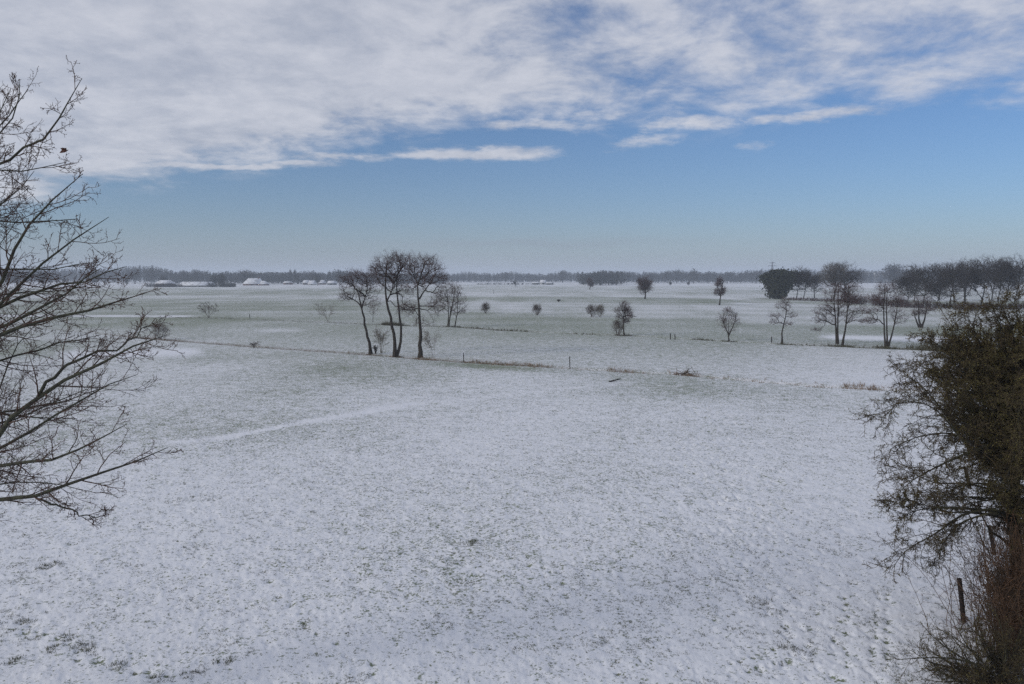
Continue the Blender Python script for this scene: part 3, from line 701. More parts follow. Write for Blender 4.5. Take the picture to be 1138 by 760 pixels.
# --- the row of big trees at the right
for i, (bx, by, ty, wx, n, lab, bk, tw, st, dn) in enumerate((
        (885, 332, 295, 24, 1, 'grey bare tree half hidden by the dark ivy-clad tree', 'grey_bark', 'grey_twig', 'broad', 1),
        (905.5, 331, 304, 18, 2, 'small bare tree between the grey tree and the big pale one', 'alder_bark', 'grey_twig', 'broad', .8),
        (926, 333, 290, 34, 2, 'big pale-topped bare tree, left one of the touching pair', 'grey_bark', 'pale_twig', 'broad', 1.2),  # sunlit crown painted by the paler twig colour
        (938, 333, 289, 38, 2, 'big dark-sided bare tree, right one of the touching pair', 'grey_bark', 'grey_twig', 'broad', 1.2),
        (1008, 340, 304, 30, 1, 'low dark tree at the left end of the right-hand row', 'alder_bark', 'grey_twig', 'broad', 1.2),
        (1025, 342, 290, 40, 1, 'tall round bare tree with a thick trunk in the right-hand row', 'grey_bark', 'grey_twig', 'broad', 1.3),
        (1040, 343, 308, 24, 1, 'small spreading tree under the tall ones of the right-hand row', 'alder_bark', 'grey_twig', 'broad', .9),
        (1055, 343, 291, 26, 1, 'tall bare tree with a straight grey stem in the row', 'grey_bark', 'grey_twig', 'broad', 1),
        (1061, 344, 288, 30, 2, 'tall bare tree with two close stems in the row', 'grey_bark', 'grey_twig', 'broad', 1),
        (1073, 340, 284, 30, 2, 'tall bare tree forked near the ground in the row', 'grey_bark', 'grey_twig', 'broad', 1),
        (1089, 343, 281, 38, 1, 'tallest broad bare tree above the hawthorn top', 'grey_bark', 'grey_twig', 'broad', 1.2),
        (1108, 344, 285, 30, 1, 'bare tree behind the right part of the hawthorn', 'grey_bark', 'grey_twig', 'broad', 1),
        (1127, 344, 280, 36, 1, 'wide bare tree at the right edge above the hawthorn', 'grey_bark', 'grey_twig', 'broad', 1.2),
        (1150, 345, 283, 38, 1, 'last bare tree of the row, cut by the right edge', 'grey_bark', 'grey_twig', 'broad', 1),
        (893, 332, 297, 18, 1, 'bare tree touching the right side of the dark ivy-clad tree', 'grey_bark', 'grey_twig', 'broad', .9),
        (1016, 334, 295, 24, 1, 'hazier bare tree behind the left end of the right-hand row', 'grey_bark', 'grey_twig', 'broad', .9),
        (1043, 334, 291, 28, 1, 'hazier bare tree filling the gap behind the low spreading one', 'grey_bark', 'grey_twig', 'broad', .9),
        (1072, 334, 289, 26, 1, 'hazier bare tree behind the forked tree of the row', 'grey_bark', 'grey_twig', 'broad', .9),
        (1102, 334, 287, 30, 1, 'hazier bare tree behind the tallest broad one', 'grey_bark', 'grey_twig', 'broad', .9),
        (1118, 335, 288, 26, 1, 'hazier bare tree left of the wide one at the right edge', 'grey_bark', 'grey_twig', 'broad', .9))):
    plain_tree((bx, by), ty, wx, lab, group='big trees in the row at the right', style=st, n=n, lean=.16, seed=60 + i, bark=bk, twig=tw, dens=dn)
# hedges and undergrowth in the row
def twig_mound(name, label, cat, segs, m, seed, dens, group=None):
    rng = np.random.default_rng(seed)
    b = ground(*segs[0][:2]); t = thing(name, label, cat, b, group); g = Geo(); g2 = Geo()
    for (px, py, hpx, wpx) in segs:
        c = ground(px, py) - b; s = pix((px, py)); n = int(dens)
        S = c + np.stack([rng.uniform(-.6, .6, n) * wpx * s, rng.normal(0, wpx * s * .2, n), np.zeros(n)], -1); S[:, 2] = 0
        D = norm(np.stack([rng.normal(0, .5, n), rng.normal(0, .5, n), np.ones(n)], -1))
        L = hpx * s * rng.uniform(.6, 1.1, n)
        P, R = grow(S, D, L, np.full(n, .12 * s), np.full(n, .05 * s), 5, .2, 0, rng); g.tubes(P, R, 3)
        s2, D2, L2, R2 = spawn(P, R, 9, .2, 1, .8, .45, .3, .8, rng); P2, R2 = grow(s2, D2, L2, np.full(len(L2), .09 * s), np.full(len(L2), .04 * s), 3, .2, 0, rng); g2.tubes(P2, R2, 3)
    g.build('stems', M[m], t); g2.build('twigs', M[m], t)
    return t
twig_mound('hedge', 'low dark hedge under the touching pair of big trees', 'hedge', [(880 + i * 6, 333.5 + i * .25, 3.5, 7) for i in range(12)], 'alder_twig', 81, 22)
twig_mound('hedge', 'dark bushy thicket right of the touching pair of big trees', 'hedge', [(943, 337, 12, 8), (950, 338, 11, 9), (957, 338, 8, 9)], 'alder_twig', 82, 50)
twig_mound('thicket', 'dark reddish thicket behind the three-stemmed tree', 'thicket', [(974, 339, 13, 9), (982, 340, 9, 8), (996, 341, 8, 9), (1004, 341, 9, 9)], 'alder_twig', 83, 50)
twig_mound('hedge', 'dark hedge at the foot of the right-hand tree row', 'hedge', [(1010 + i * 9, 342 + i * .1, 6, 9) for i in range(15)], 'alder_twig', 84, 40)
twig_mound('bush', 'brown bush on the bank in front of the right-hand row', 'bush', [(1068, 344.5, 7, 10), (1078, 345, 8, 10)], 'shrub_twig', 85, 60)

# dark ivied tree
def ivied_tree():
    b = ground(865, 332); s = pix((865, 332)); rng = np.random.default_rng(90)
    t = thing('ivied_tree', 'dark dense ivy-clad tree, the solid dark mass left of the pylon-side row', 'tree', b)
    t['label'] = 'dark dense ivy-clad tree with a wide top, below the near pylon'
    g = Geo(); g.tubes(np.array([resample([(0, 0, -.2), (.2, 0, 4), (-.3, 0, 9)], 6)]), np.array([[.5, .45, .4, .35, .25, .15]]), 6); g.build('trunk', M['alder_bark'], t)
    P = []
    for (px, py, rx, rz, n) in ((863.5, 324, 10, 8, 1900), (863.5, 316, 12, 8, 2100), (854, 309.5, 8.5, 6, 1200), (866, 305, 10, 5.5, 1300), (878, 309, 9, 7, 1400), (873, 317, 7, 6, 600)):
        c = at(px, py, b[1]) - b
        q = norm(rng.normal(size=(n, 3))) * (rng.random((n, 1)) ** .25); P.append(c + q * np.array([rx, rx * .8, rz]) * s * (1 + .24 * rng.normal(size=(n, 1))))
    P = np.concatenate(P); P = P[P[:, 2] > .1]
    g = Geo(); g.leaves(P, .42, rng); g.build('crown', M['ivy'], t)
ivied_tree()

# ------------------------------------------------------------ the far wood
TOPS = [(-400, 302), (0, 300.5), (60, 300), (110, 300.5), (130, 299.5), (145, 297), (170, 297.5), (185, 300), (195, 303.5), (205, 301.8), (212, 303), (222, 302), (235, 304.5), (250, 304), (262, 304.5), (285, 304), (300, 304.5),
        (330, 304), (345, 303), (360, 305), (378, 301.8), (390, 303), (405, 304.5), (440, 305), (500, 306), (520, 304.8), (545, 305), (560, 303.8), (575, 304.7), (590, 306), (610, 306), (625, 303.5), (635, 304.5), (650, 305.2), (660, 303.5),
        (678, 303), (695, 303.5), (710, 305), (720, 303.5), (730, 304.5), (745, 302), (755, 302.5), (765, 303.5), (780, 303.5), (790, 304), (805, 303.2), (815, 304.3), (825, 303.5), (835, 302.5), (845, 301), (900, 303), (945, 301.5), (955, 300.5), (965, 303), (1000, 303), (1138, 300), (1500, 301)]
BASES = [(-400, 314), (150, 314.5), (190, 315.6), (490, 315.8), (500, 313.8), (640, 313.8), (648, 317.2), (688, 317.2), (696, 314.6), (845, 314.6), (1500, 313.6)]
def far_wood(x0, x1, label, seed, step=2.0, per=190):
    rng = np.random.default_rng(seed); g = Geo()
    for row, dd in ((0, 0), (1, 45), (2, 110)):
        for px in np.arange(x0, x1, step):
            px = px + rng.normal(0, .8); by = line_y(px, BASES); d = H * F / (by - HOR) + dd + rng.normal(0, 12)
            ty = line_y(px, TOPS) - 1.7 + (vn(np.array([px / 6.0]), np.array([row * 3.7]))[0] - .5) * 3.2 + rng.normal(0, .55) + (0 if row else .8)
            z = H + (HOR - ty) / F * d; X = (px - W0 / 2) / F * d
            w = d / F * rng.uniform(1.6, 3.0); n = per
            q = norm(rng.normal(size=(n, 3))) * rng.random((n, 1)) ** .4
            P = np.array([X, d, z * .52]) + q * np.array([w, w, z * .5])
            P = P[P[:, 2] > 0.2]
            g.leaves(P, .75, rng, asp=.5, tri=True)
    o = g.build('distant_wood', M['wood_far'])
    tag(o, label, 'wood', kind='stuff')
far_wood(-90, 262, 'far bare wood behind the barns on the left', 1)
far_wood(262, 500, 'far low wood behind the farmhouse and houses', 2)
far_wood(500, 648, 'far bluish wood along the horizon in the middle', 3)
far_wood(648, 850, 'far bluish wood right of the middle, behind two lone trees', 4)
far_wood(850, 1230, 'far hazy wood behind the right-hand tree row', 5)

# far trees that stand out: a few shared shapes, copied
FV = []
for i in range(4):
    rng = np.random.default_rng(300 + i)
    t = thing('far_tree', 'x', 'tree', (0, 0, 0), 'trees standing out of the far wood')
    bl = [(0, 0, 9.3, 6.2, 6.0, 6.4, 420)] + [(rng.uniform(-3.5, 3.5), rng.uniform(-3, 3), rng.uniform(5, 12), 2.8, 2.8, 2.6, 60) for _ in range(5)]
    pipe_tree(t, simple_stems(11, 1, .06, rng), [.35], bl, rng, M['far_twig'], M['far_twig'], ntw=3, twl=1.2, r_tip=.05, r_tw=.055, sub=2, k0=7)
    FV.append(t)
FAR = [(273, 316.4, 299, 22, 'dome-shaped dark tree towering behind the white farmhouse roof'), (246, 318.8, 303.5, 12, 'dark tree between the long barn and the farmhouse'), (238, 318.5, 305, 9, 'dark bushy tree at the right end of the long barn'),
       (323, 316.5, 298.5, 4, 'narrow upright poplar right of the farmhouse, left of two'), (328, 316.5, 298.3, 4, 'narrow upright poplar right of the farmhouse, right of two'), (348, 316.2, 300.3, 9, 'round tree above the small houses left of the alders'),
       (353, 317.6, 304, 7, 'dark small tree in front of the small white-roofed houses'), (379, 316.2, 301.2, 13, 'broad hazy tree just left of the alder crowns'), (150, 315.5, 297, 16, 'tall hazy tree at the high part of the left wood'),
       (168, 315.6, 297.5, 14, 'tall hazy tree over the snowy barn at the left'), (204, 316, 301.5, 11, 'round tree behind the long white-roofed barn'), (218, 316, 302, 11, 'second round tree behind the long white-roofed barn, to the right'),
       (182, 317.5, 305, 10, 'dark tree beside the snowy barn at the left'), (141, 317.5, 308, 5, 'thin small tree in the snow before the left wood'),
       (562, 314.2, 302, 8, 'slight round treetop over the middle of the far wood'), (625, 314.3, 300, 12, 'round tree rising from the far wood above the tiny house'), (667, 316.8, 300.3, 11, 'rounded tree over the nearer dark copse, left one'),
       (679, 316.8, 301.3, 13, 'rounded tree over the nearer dark copse, right one'), (696, 315, 303, 10, 'tree just right of the nearer dark copse'), (742, 314.8, 300.5, 12, 'pale broad tree between the two lone field trees, left one'),
       (752, 314.8, 300.8, 11, 'pale broad tree between the two lone field trees, middle one'), (771, 315.2, 298.3, 10, 'tallest pale tree between the two lone field trees'), (787, 315, 303, 9, 'small round tree left of the narrow tufted tree'),
       (808, 315, 302, 10, 'flat-topped tree behind the narrow tufted tree'), (823, 315, 302.3, 9, 'hazy tree left of the dark ivied tree'), (840, 315, 300.5, 13, 'hazy tree next to the dark ivied tree'),
       (907, 317.5, 305, 10, 'bluish tree below the farther pylon'), (957, 315.5, 300.2, 14, 'hazy tree left of the apartment block'), (992, 317.5, 292, 26, 'large hazy bare tree right of the apartment block'), (1003, 318, 303, 18, 'bluish bushy tree in front of the apartment block end'),
       (724, 315.2, 303, 10, 'low hazy tree behind the round-topped lone tree'), (745, 317.6, 312.5, 4, 'tiny dark tree on the snow edge before the wood, left one'), (765, 317.8, 312.5, 4, 'tiny dark tree on the snow edge before the wood, right one'),
       (20, 318, 299, 24, 'hazy tree behind the oak twigs at the left edge'), (48, 318, 301, 18, 'dark hazy tree seen through the oak twigs'), (105, 317, 300.5, 16, 'hazy tree seen past the oak twig tips')]
for i, (px, by, ty, w, lab) in enumerate(FAR):
    b = ground(px, by); s = pix((px, by)); h = at(px, ty, b[1])[2]; src = FV[i % 4]
    sc = (w * s / 13.0, w * s / 13.0, h / 16.0)
    if i < 4: src.location = b; src.scale = sc; src['label'] = lab; src.rotation_euler.z = i
    else: dup(src, b, i * 1.3, sc, lab)

# ------------------------------------------------------------ buildings
def gable(g, x0, x1, y0, y1, z0, z1, hip0=0.0, hip1=0.0, ov=.4):
    """roof along x; hips pull the ridge ends in"""
    ym = (y0 + y1) / 2
    v = [(x0 - ov, y0 - ov, z0), (x1 + ov, y0 - ov, z0), (x1 + ov, y1 + ov, z0), (x0 - ov, y1 + ov, z0), (x0 + hip0, ym, z1), (x1 - hip1, ym, z1)]
    v += [(a, b_, c - .25) for a, b_, c in v[:4]]
    g.add(v, [(0, 1, 5, 4), (2, 3, 4, 5), (6, 7, 1, 0), (7, 8, 2, 1), (8, 9, 3, 2), (9, 6, 0, 3), (9, 8, 7, 6)], [(0, 4, 3), (1, 2, 5)])
def windows(t, xs, y, z0, z1, w, frame=True):
    for x in xs:
        g = Geo(); g.box(x - w / 2, x + w / 2, y - .06, y + .05, z0, z1); o = g.build('window', M['plaster'], t)
        g = Geo(); g.box(x - w / 2 + .12, x + w / 2 - .12, y - .08, y - .055, z0 + .12, z1 - .12); g.build('pane', M['glass'], o)
def house(name, label, cat, px0, px1, by, ry, ey, wall, depth=9, hips=(0, 0), group=None, win=(), chim=None, door=None, roofm='roof_snow'):
    b = ground((px0 + px1) / 2, by); s = b[1] / F; L = (px1 - px0) * s / 2
    zr = at(px0, ry, b[1] + depth / 2)[2]; ze = at(px0, ey, b[1])[2]
    t = thing(name, label, cat, b, group)
    g = Geo(); g.box(-L, L, 0, depth, -.3, ze); g.build('wall', M[wall], t)
    g = Geo(); gable(g, -L, L, 0, depth, ze + .02 + .25, zr, *hips); r = g.build('roof', M[roofm], t)
    if chim is not None:
        g = Geo(); g.box(chim - .5, chim + .5, depth / 2 - .5, depth / 2 + .5, zr - 1.2, zr + .9); g.build('chimney', M['brick'], r)
    if win: windows(t, win, 0, ze * .35, ze * .8, 1.2)
    if door is not None:
        g = Geo(); g.box(door - .9, door + .9, -.07, .04, 0, min(2.1, ze * .85)); g.build('door', M['timber'], t)
    return t, L, ze, zr
house('farmhouse', 'big farmhouse with a steep snow-covered roof and a chimney', 'farmhouse', 270, 288, 317.2, 309.0, 315.4, 'brick', 13, (3.4, .6), win=(-5, -2, 3.5), chim=5.6, door=.8)
house('farm_shed', 'low snowy wing joining the farmhouse at its right', 'shed', 288.7, 296.5, 317.2, 312.0, 315.7, 'brick', 8, (0, 3.2), win=(-1.2,), door=1.2)
house('long_barn', 'long low barn with an even white snowy roof', 'barn', 198.5, 234, 318.7, 313.0, 317.4, 'timber', 12, (1, 1), win=(-9, -3, 3, 9), door=6)
house('barn', 'short barn with patchy snow on its roof, left of the long barn', 'barn', 173, 189, 318.9, 311.3, 315.2, 'brick', 10, (1.5, 1.5), win=(-3, 2), door=0)
house('dark_shed', 'low dark green shed between long barn and farmhouse', 'shed', 247, 259, 318.7, 314.5, 316.3, 'timber', 7, door=0, roofm='timber')
for i, (a, c, by, ry, ey, w, lab) in enumerate(((315, 323, 316.2, 312.6, 314.2, 'brick', 'small house with a thin snowy roof under the poplars'), (336.5, 342, 316.4, 311.2, 314.4, 'brick', 'small snowy-roofed house, leftmost of the cluster left of the alders'),
        (342.5, 349.5, 316.6, 311.6, 315.5, 'plaster', 'white-walled snowy house in the cluster left of the alders'), (353.2, 360, 316.3, 311, 314.6, 'brick', 'brick house with snowy gable in the cluster left of the alders'), (364, 372, 316.6, 311.9, 314.7, 'timber', 'dark-walled snowy house, rightmost of the cluster left of the alders'))):
    house('small_house', lab, 'house', a, c, by, ry, ey, w, 9, group='houses of the far hamlet', win=(-1.8, 1.8), door=0)
house('cottage', 'tiny white-gabled cottage before the middle of the far wood', 'cottage', 600.5, 607, 316.2, 310.9, 314, 'plaster', 8, win=(-1.5, 1.5), door=0)
house('cottage_shed', 'low dark shed right of the tiny white-gabled cottage', 'shed', 607.3, 615, 316.3, 313.6, 314.8, 'timber', 6, door=0)
house('field_shed', 'low dark shed left of the tiny white-gabled cottage', 'shed', 592, 599.8, 316.2, 313.3, 314.6, 'timber', 6, door=0)
twig_mound('hedge', 'thin dark hedge line before the middle of the far wood', 'hedge', [(533 + i * 5, 316.2, 2.0, 6) for i in range(12)], 'far_twig', 86, 14)
twig_mound('hedge', 'dark garden hedge between the two barns on the left', 'hedge', [(166 + i * 4.5, 319, 4, 5) for i in range(8)], 'far_twig', 87, 24)
twig_mound('hedge', 'dark hedge under the trees between long barn and farmhouse', 'hedge', [(234 + i * 4.5, 319, 5, 5) for i in range(6)], 'far_twig', 88, 24)

def apartment():
    Y = 1120; a = at(960, 310, Y); b = at(1001, 310, Y); L = (b[0] - a[0]) / 2; h = at(980, 303.2, Y)[2]
    t = thing('apartment_block', 'hazy apartment block with white balcony bands at the right', 'building', ((a[0] + b[0]) / 2, Y, 0))
    g = Geo(); g.box(-L, L, 0, 14, -.3, h); g.build('wall', M['concrete'], t)
    for cx in (-.42, .05, .52):
        x = cx * L
        g = Geo(); g.box(x - 1.3, x + 1.3, -.7, -.02, 0, h + .6); g.build('stair_tower', M['plaster'], t)
    for k in range(6):
        z = 1.2 + k * (h - 1.5) / 6
        for x0, x1 in ((-.95, -.50), (-.34, -.03), (.13, .44), (.60, .95)):
            g = Geo(); g.box(x0 * L, x1 * L, -1.3, -.05, z, z + 1.0); g.build('balcony', M['plaster'], t)
            g = Geo(); g.box(x0 * L + .4, x1 * L - .4, -.06, -.01, z + 1.15, z + 2.2); o = g.build('window', M['glass'], t)
    g = Geo(); g.box(-L - .3, L + .3, -.3, 14.3, h + .01, h + .5); g.build('roof', M['roof_snow'], t)
apartment()

def pylon(px, Y, hgt, label):
    b = at(px, HOR, Y); t = thing('pylon', label, 'pylon', (b[0], Y, 0), 'power pylons beyond the wood')
    g = Geo(); P = []
    def seg(a, b_, r): g.tubes(np.array([resample([a, b_], 3)]), np.full((1, 3), r), 4)
    wd = lambda z: 3.6 * (1 - z / hgt) ** 1.1 + .45
    zs = np.linspace(0, hgt, 10)
    for i in range(9):
        z0, z1 = zs[i], zs[i + 1]; w0, w1 = wd(z0), wd(z1)
        for sx, sy in ((1, 1), (1, -1), (-1, 1), (-1, -1)):
            seg((sx * w0, sy * w0, z0), (sx * w1, sy * w1, z1), .34)
        for sy in (1, -1):
            seg((-w0, sy * w0, z0), (w1, sy * w1, z1), .2); seg((w0, sy * w0, z0), (-w1, sy * w1, z1), .2)
            seg((sy * w0, -w0, z0), (sy * w1, w1, z1), .2); seg((-w1, sy * w1, z1), (w1, sy * w1, z1), .2)
    g.build('lattice_mast', M['steel'], t)
    for z, w in ((hgt * .80, 8.0), (hgt * .96, 5.0)):
        g = Geo(); seg((-w, 0, z), (w, 0, z), .45); seg((-w, 0, z), (0, 0, z + 1.4), .15); seg((w, 0, z), (0, 0, z + 1.4), .15)
        ar = g.build('cross_arm', M['steel'], t)
        for sx in (-1, 1):
            g = Geo(); seg((sx * w * .95, 0, z), (sx * w * .95, 0, z - 2.0), .12); g.build('insulator', M['steel'], ar)
pylon(858, 1500, at(858, 291, 1500)[2], 'grey lattice pylon rising above the dark ivied tree')
pylon(905.5, 2300, at(905, 299.5, 2300)[2], 'faint farther lattice pylon left of the big pale tree')

# ------------------------------------------------------------ posts, stick, branch
def post(px0, py0, px1, py1, r, label, seed, rail=False):
    b = ground(px1, py1); top = at(px0, py0, b[1]) - b; rng = np.random.default_rng(seed)
    t = thing('fence_post', label, 'post', b, 'old wooden fence posts')
    g = Geo(); n = 9; P = resample([(0, 0, -.15), tuple(top * .5 + rng.normal(0, .006, 3)), tuple(top)], 6)
    R = np.array([[1.05, 1.02, 1.0, .98, .97, .93]]) * r; g.tubes(P[None], R, n); g.build('shaft', M['post'], t)
    if rail:
        g = Geo(); p2 = top * .86; g.tubes(np.array([[p2 + (-.9 * r, 0, 0), p2 + (-1.9 * r, -.01, 0), p2 + (-2.1 * r, -.01, .04)]]), np.full((1, 3), .008), 4); g.build('wire_staple', M['steel'], t)
post(1066, 643, 1071.5, 690, .055, 'dark leaning fence post in the snow above the low right bush', 1, True)
post(1099, 584, 1106, 616, .055, 'dark leaning fence post half hidden under the hawthorn, middle one of three', 2, True)
post(1072, 519, 1078, 543, .06, 'dark leaning fence post framed by hawthorn branches, farthest of three', 3)
post(633, 396, 633.4, 408, .04, 'thin stake by the near ditch, right of the alders', 4)
post(515, 392, 515.5, 402, .04, 'thin stake on the near ditch just right of the alders', 5)
post(745, 370.5, 745, 377, .06, 'small post on the second ditch, left one of two close together', 6)
post(750, 371.5, 750.3, 377.5, .06, 'small post on the second ditch, right one of two close together', 7)
post(857.5, 374, 857.5, 380.5, .06, 'small post just left of the slim single-stemmed tree', 8)
post(277.5, 349, 277.5, 353.5, .06, 'small post in the green field right of the leaning bush', 9)
post(548.8, 322, 548.8, 326.5, .10, 'tiny post far out in the pale field', 10)
def ground_stick():
    a = ground(677, 424.5); b = ground(690, 423.2); t = thing('fallen_stick', 'dark short stick lying on the snow before the near ditch', 'stick', a)
    g = Geo(); d = b - a
    P = resample([(0, 0, .03), tuple(d * .5 + (0, .05, .09)), tuple(d + (0, 0, .16))], 6); g.tubes(P[None], np.array([[.05, .055, .05, .045, .04, .025]]), 6)
    g.build('stem', M['post'], t)
    g = Geo(); g.tubes(np.array([[P[3], P[3] + (.12, -.1, .10), P[3] + (.22, -.15, .16)]]), np.array([[.02, .014, .008]]), 4); g.build('side_branch', M['post'], t)
ground_stick()
def brushwood():
    b = ground(762, 416.5); rng = np.random.default_rng(12); t = thing('brushwood_heap', 'small heap of brown fallen branches with one sticking up', 'brushwood', b)
    s = pix((762, 416.5)); g = Geo(); n = 38
    S = np.stack([rng.normal(0, .55, n), rng.normal(0, .35, n), rng.uniform(.0, .12, n)], -1); D = norm(np.stack([rng.normal(0, 1, n), rng.normal(0, .6, n), rng.uniform(0, .45, n)], -1))
    P, R = grow(S, D, rng.uniform(.3, .9, n), np.full(n, .022), np.full(n, .01), 4, .2, -.05, rng); g.tubes(P, R, 4); g.build('twigs', M['bramble'], t)
    g = Geo(); q = at(766, 408.5, b[1]) - b; g.tubes(resample([(-.1, 0, 0), tuple(q * .6), tuple(q)], 5)[None], np.array([[.04, .035, .03, .025, .015]]), 5); g.build('broken_limb', M['thorn_bark'], t)
brushwood()

# ------------------------------------------------------------ the oak at the left edge
def oak():
    rng = np.random.default_rng(77)
    tx, ty = -11.6, 12.6
    t = thing('oak_tree', 'large bare oak whose twiggy branches reach in from the left edge', 'tree', (tx, ty, 0))
    base = np.array((tx, ty, 0.0))
    trunk = [(0, 0, -.2), (.1, .05, 2.5), (.0, -.1, 5), (.25, 0, 7.5), (.2, .2, 10), (.6, .1, 12.5)]
    lim = [ # pixels, distance, end offset in depth, radius where it enters the picture
        ([(0, 186), (20, 172), (44, 159), (63, 138), (77, 114), (91, 87)], 12.2, -.8, .020),
        ([(0, 154), (14, 138), (22, 118), (30, 95), (22, 88)], 12.8, .6, .017),
        ([(0, 190), (35, 189), (58, 185), (74, 180)], 11.8, .5, .014),
        ([(0, 131), (6, 112), (12, 98)], 12.2, .3, .014),
        ([(0, 327), (6, 305), (7, 289), (13, 272), (20, 262), (38, 238), (62, 217), (92, 193)], 11.6, -.6, .032),
        ([(0, 328), (12, 312), (41, 289), (68, 272), (96, 262), (121, 241)], 11.5, .7, .034),
        ([(0, 345), (12, 336), (39, 321), (64, 318), (88, 315), (114, 307), (141, 296)], 12.6, -.5, .026),
        ([(0, 374), (35, 360), (53, 354), (83, 347), (123, 337), (150, 331), (164, 325)], 11.4, .4, .036),
        ([(0, 369), (20, 358), (45, 340), (70, 326), (92, 314), (112, 298)], 12.2, -.7, .026),
        ([(0, 486), (22, 453), (36, 438), (48, 431), (77, 416), (107, 399), (147, 390), (186, 372)], 11.2, -.5, .040),
        ([(48, 431), (62, 412), (77, 397), (100, 391), (129, 386), (150, 376), (166, 361)], 10.99, .6, .022),
        ([(0, 500), (30, 480), (74, 453), (95, 436), (110, 427), (135, 422), (153, 416)], 11.7, .5, .024),
        ([(0, 521), (28, 521), (52, 512), (80, 505), (103, 493), (125, 480), (141, 471)], 11.0, -.6, .028),
        ([(0, 561), (24, 555), (48, 548), (88, 532), (115, 524), (140, 519), (162, 506), (187, 497)], 10.8, .3, .034),
        ([(52, 549), (62, 560), (74, 561), (96, 572), (118, 574)], 10.89, .5, .013),
        ([(0, 403), (24, 394), (50, 386), (80, 376), (112, 372)], 12.9, .5, .018),
        ([(0, 440), (6, 405), (10, 384), (22, 372), (40, 360)], 12.7, .5, .016),
        ([(0, 462), (22, 452), (60, 447), (96, 440), (118, 430)], 12.8, .3, .016),
        ([(0, 231), (14, 222), (30, 205), (38, 190)], 12.9, .4, .013),
        ([(0, 268), (12, 250), (22, 240)], 12.9, .4, .012),
        ([(0, 300), (30, 296), (60, 303), (92, 300), (110, 291)], 12.4, .3, .014),
        ([(0, 540), (40, 534), (72, 538), (92, 545)], 12.0, .3, .014),
    ]
    stems = []; radii = []
    for pts, Y, dd, r in lim:
        q = [at(p[0], p[1], Y + dd * i / (len(pts) - 1)) - base for i, p in enumerate(pts)]
        if pts[0][0] <= 0:
            a = q[0]; dirn = norm(q[0] - q[1]) * np.array([1, 1, .9]); zt = min(max(a[2] + (dirn[2] / max(-dirn[0], .3)) * 3.4 * .7, 2.0), 11)
            pre = [(0.1, 0, zt), (a[0] * .35, a[1] * .2, zt * .7 + a[2] * .3), (a[0] * .72, a[1] * .7, zt * .28 + a[2] * .72)]
            q = [np.array(p) for p in pre] + q; r0 = r * 2.0
        else: r0 = r * 1.1
        stems.append(q); radii.append(r0)
    k = 16
    P = np.stack([resample(s, k) for s in stems]); tt = np.linspace(0, 1, k)[None]
    R = np.array(radii)[:, None] * (1 - tt) ** .8 * .93 + .004
    for i in range(1, k - 1): P[:, i] += rng.normal(0, .024, (len(stems), 3))
    g = Geo(); g.tubes(resample(trunk, 14)[None], np.linspace(.36, .06, 14)[None], 10); g.build('trunk', M['oak_bark'], t, smooth=True)
    for ch in (10, 14):      # forks start on the limb they leave
        d = np.linalg.norm(P[ch - 1 if ch == 10 else 13] - P[ch, 0], axis=1); off = P[ch - 1 if ch == 10 else 13][np.argmin(d)] - P[ch, 0]
        P[ch] += off[None] * np.linspace(1, 0, k)[:, None] ** 1.5; P[ch, 1] = (P[ch, 0] + P[ch, 2]) / 2
    # more limbs deeper in the crown, crossing behind the traced ones
    ne = 6; ze = rng.uniform(5.2, 8.6, ne); Se = np.stack([np.full(ne, .1), rng.uniform(-.1, .2, ne), ze], -1)
    De = norm(np.stack([np.ones(ne), rng.uniform(-.1, .55, ne), rng.uniform(-.12, .45, ne)], -1))
    Pe, Re = grow(Se, De, rng.uniform(3.7, 4.6, ne), rng.uniform(.03, .05, ne), np.full(ne, .006), k, .085, .012, rng)
    P = np.concatenate([P, Pe]); R = np.concatenate([R, Re])
    # limbs on the far sides, so that the crown is whole
    n = 26; a = rng.uniform(1.9, 4.5, n); z = rng.uniform(3.5, 11.5, n)
    S = np.stack([np.zeros(n), np.zeros(n), z], -1); D = norm(np.stack([np.cos(a), np.sin(a), rng.uniform(.1, .8, n)], -1))
    Pb, Rb = grow(S, D, rng.uniform(2.5, 4.6, n), np.full(n, .07), np.full(n, .008), k, .10, .02, rng)
    g = Geo(); g.tubes(P, R, 7); g.tubes(Pb, Rb, 5); g.build('limbs', M['oak_bark'], t, smooth=True)
    vis = np.linalg.norm(P[:, -1] - P[:, 3], axis=1)
    crown = Geo(); tips = []
    for (PP, RR, m1, t0, ln) in ((P, R, 22, .24, np.clip(vis, .5, 2.6)), (Pb, Rb, 8, .3, np.full(n, 2.6))):
        S, D, L, Rc = spawn(PP, RR, m1, t0, .98, .66, .46, .55, .5, rng, .2, lens=ln)
        if PP is P: L = L * np.where(np.isin(np.repeat(np.arange(len(PP)), m1), (0, 1, 3)), .6, 1.0)
        if PP is P:      # short side limbs carry fewer shoots
            kp = rng.random(len(L)) < np.repeat(np.clip(vis / 2.4, .25, 1), m1); S, D, L, Rc = S[kp], D[kp], L[kp], Rc[kp]
        P1, R1 = grow(S, D, L, np.clip(Rc, .005, .013), np.full(len(L), .0032), 7, .11, .05, rng); crown.tubes(P1, R1, 4)
        S, D, L, Rc = spawn(P1, R1, 6, .15, 1, .75, .42, .3, .7, rng, .25)
        P2, R2 = grow(S, D, np.maximum(L, .10), np.clip(Rc, .0035, .007), np.full(len(L), .0026), 5, .22, .05, rng); crown.tubes(P2, R2, 3)
        m3 = 4 if PP is P else 2
        S, D, L, Rc = spawn(P2, R2, m3, .25, 1, .75, .42, .2, .8, rng, .3)
        P3, R3 = grow(S, D, np.maximum(L, .045), np.full(len(L), .0032), np.full(len(L), .0022), 3, .25, .04, rng); crown.tubes(P3, R3, 3)
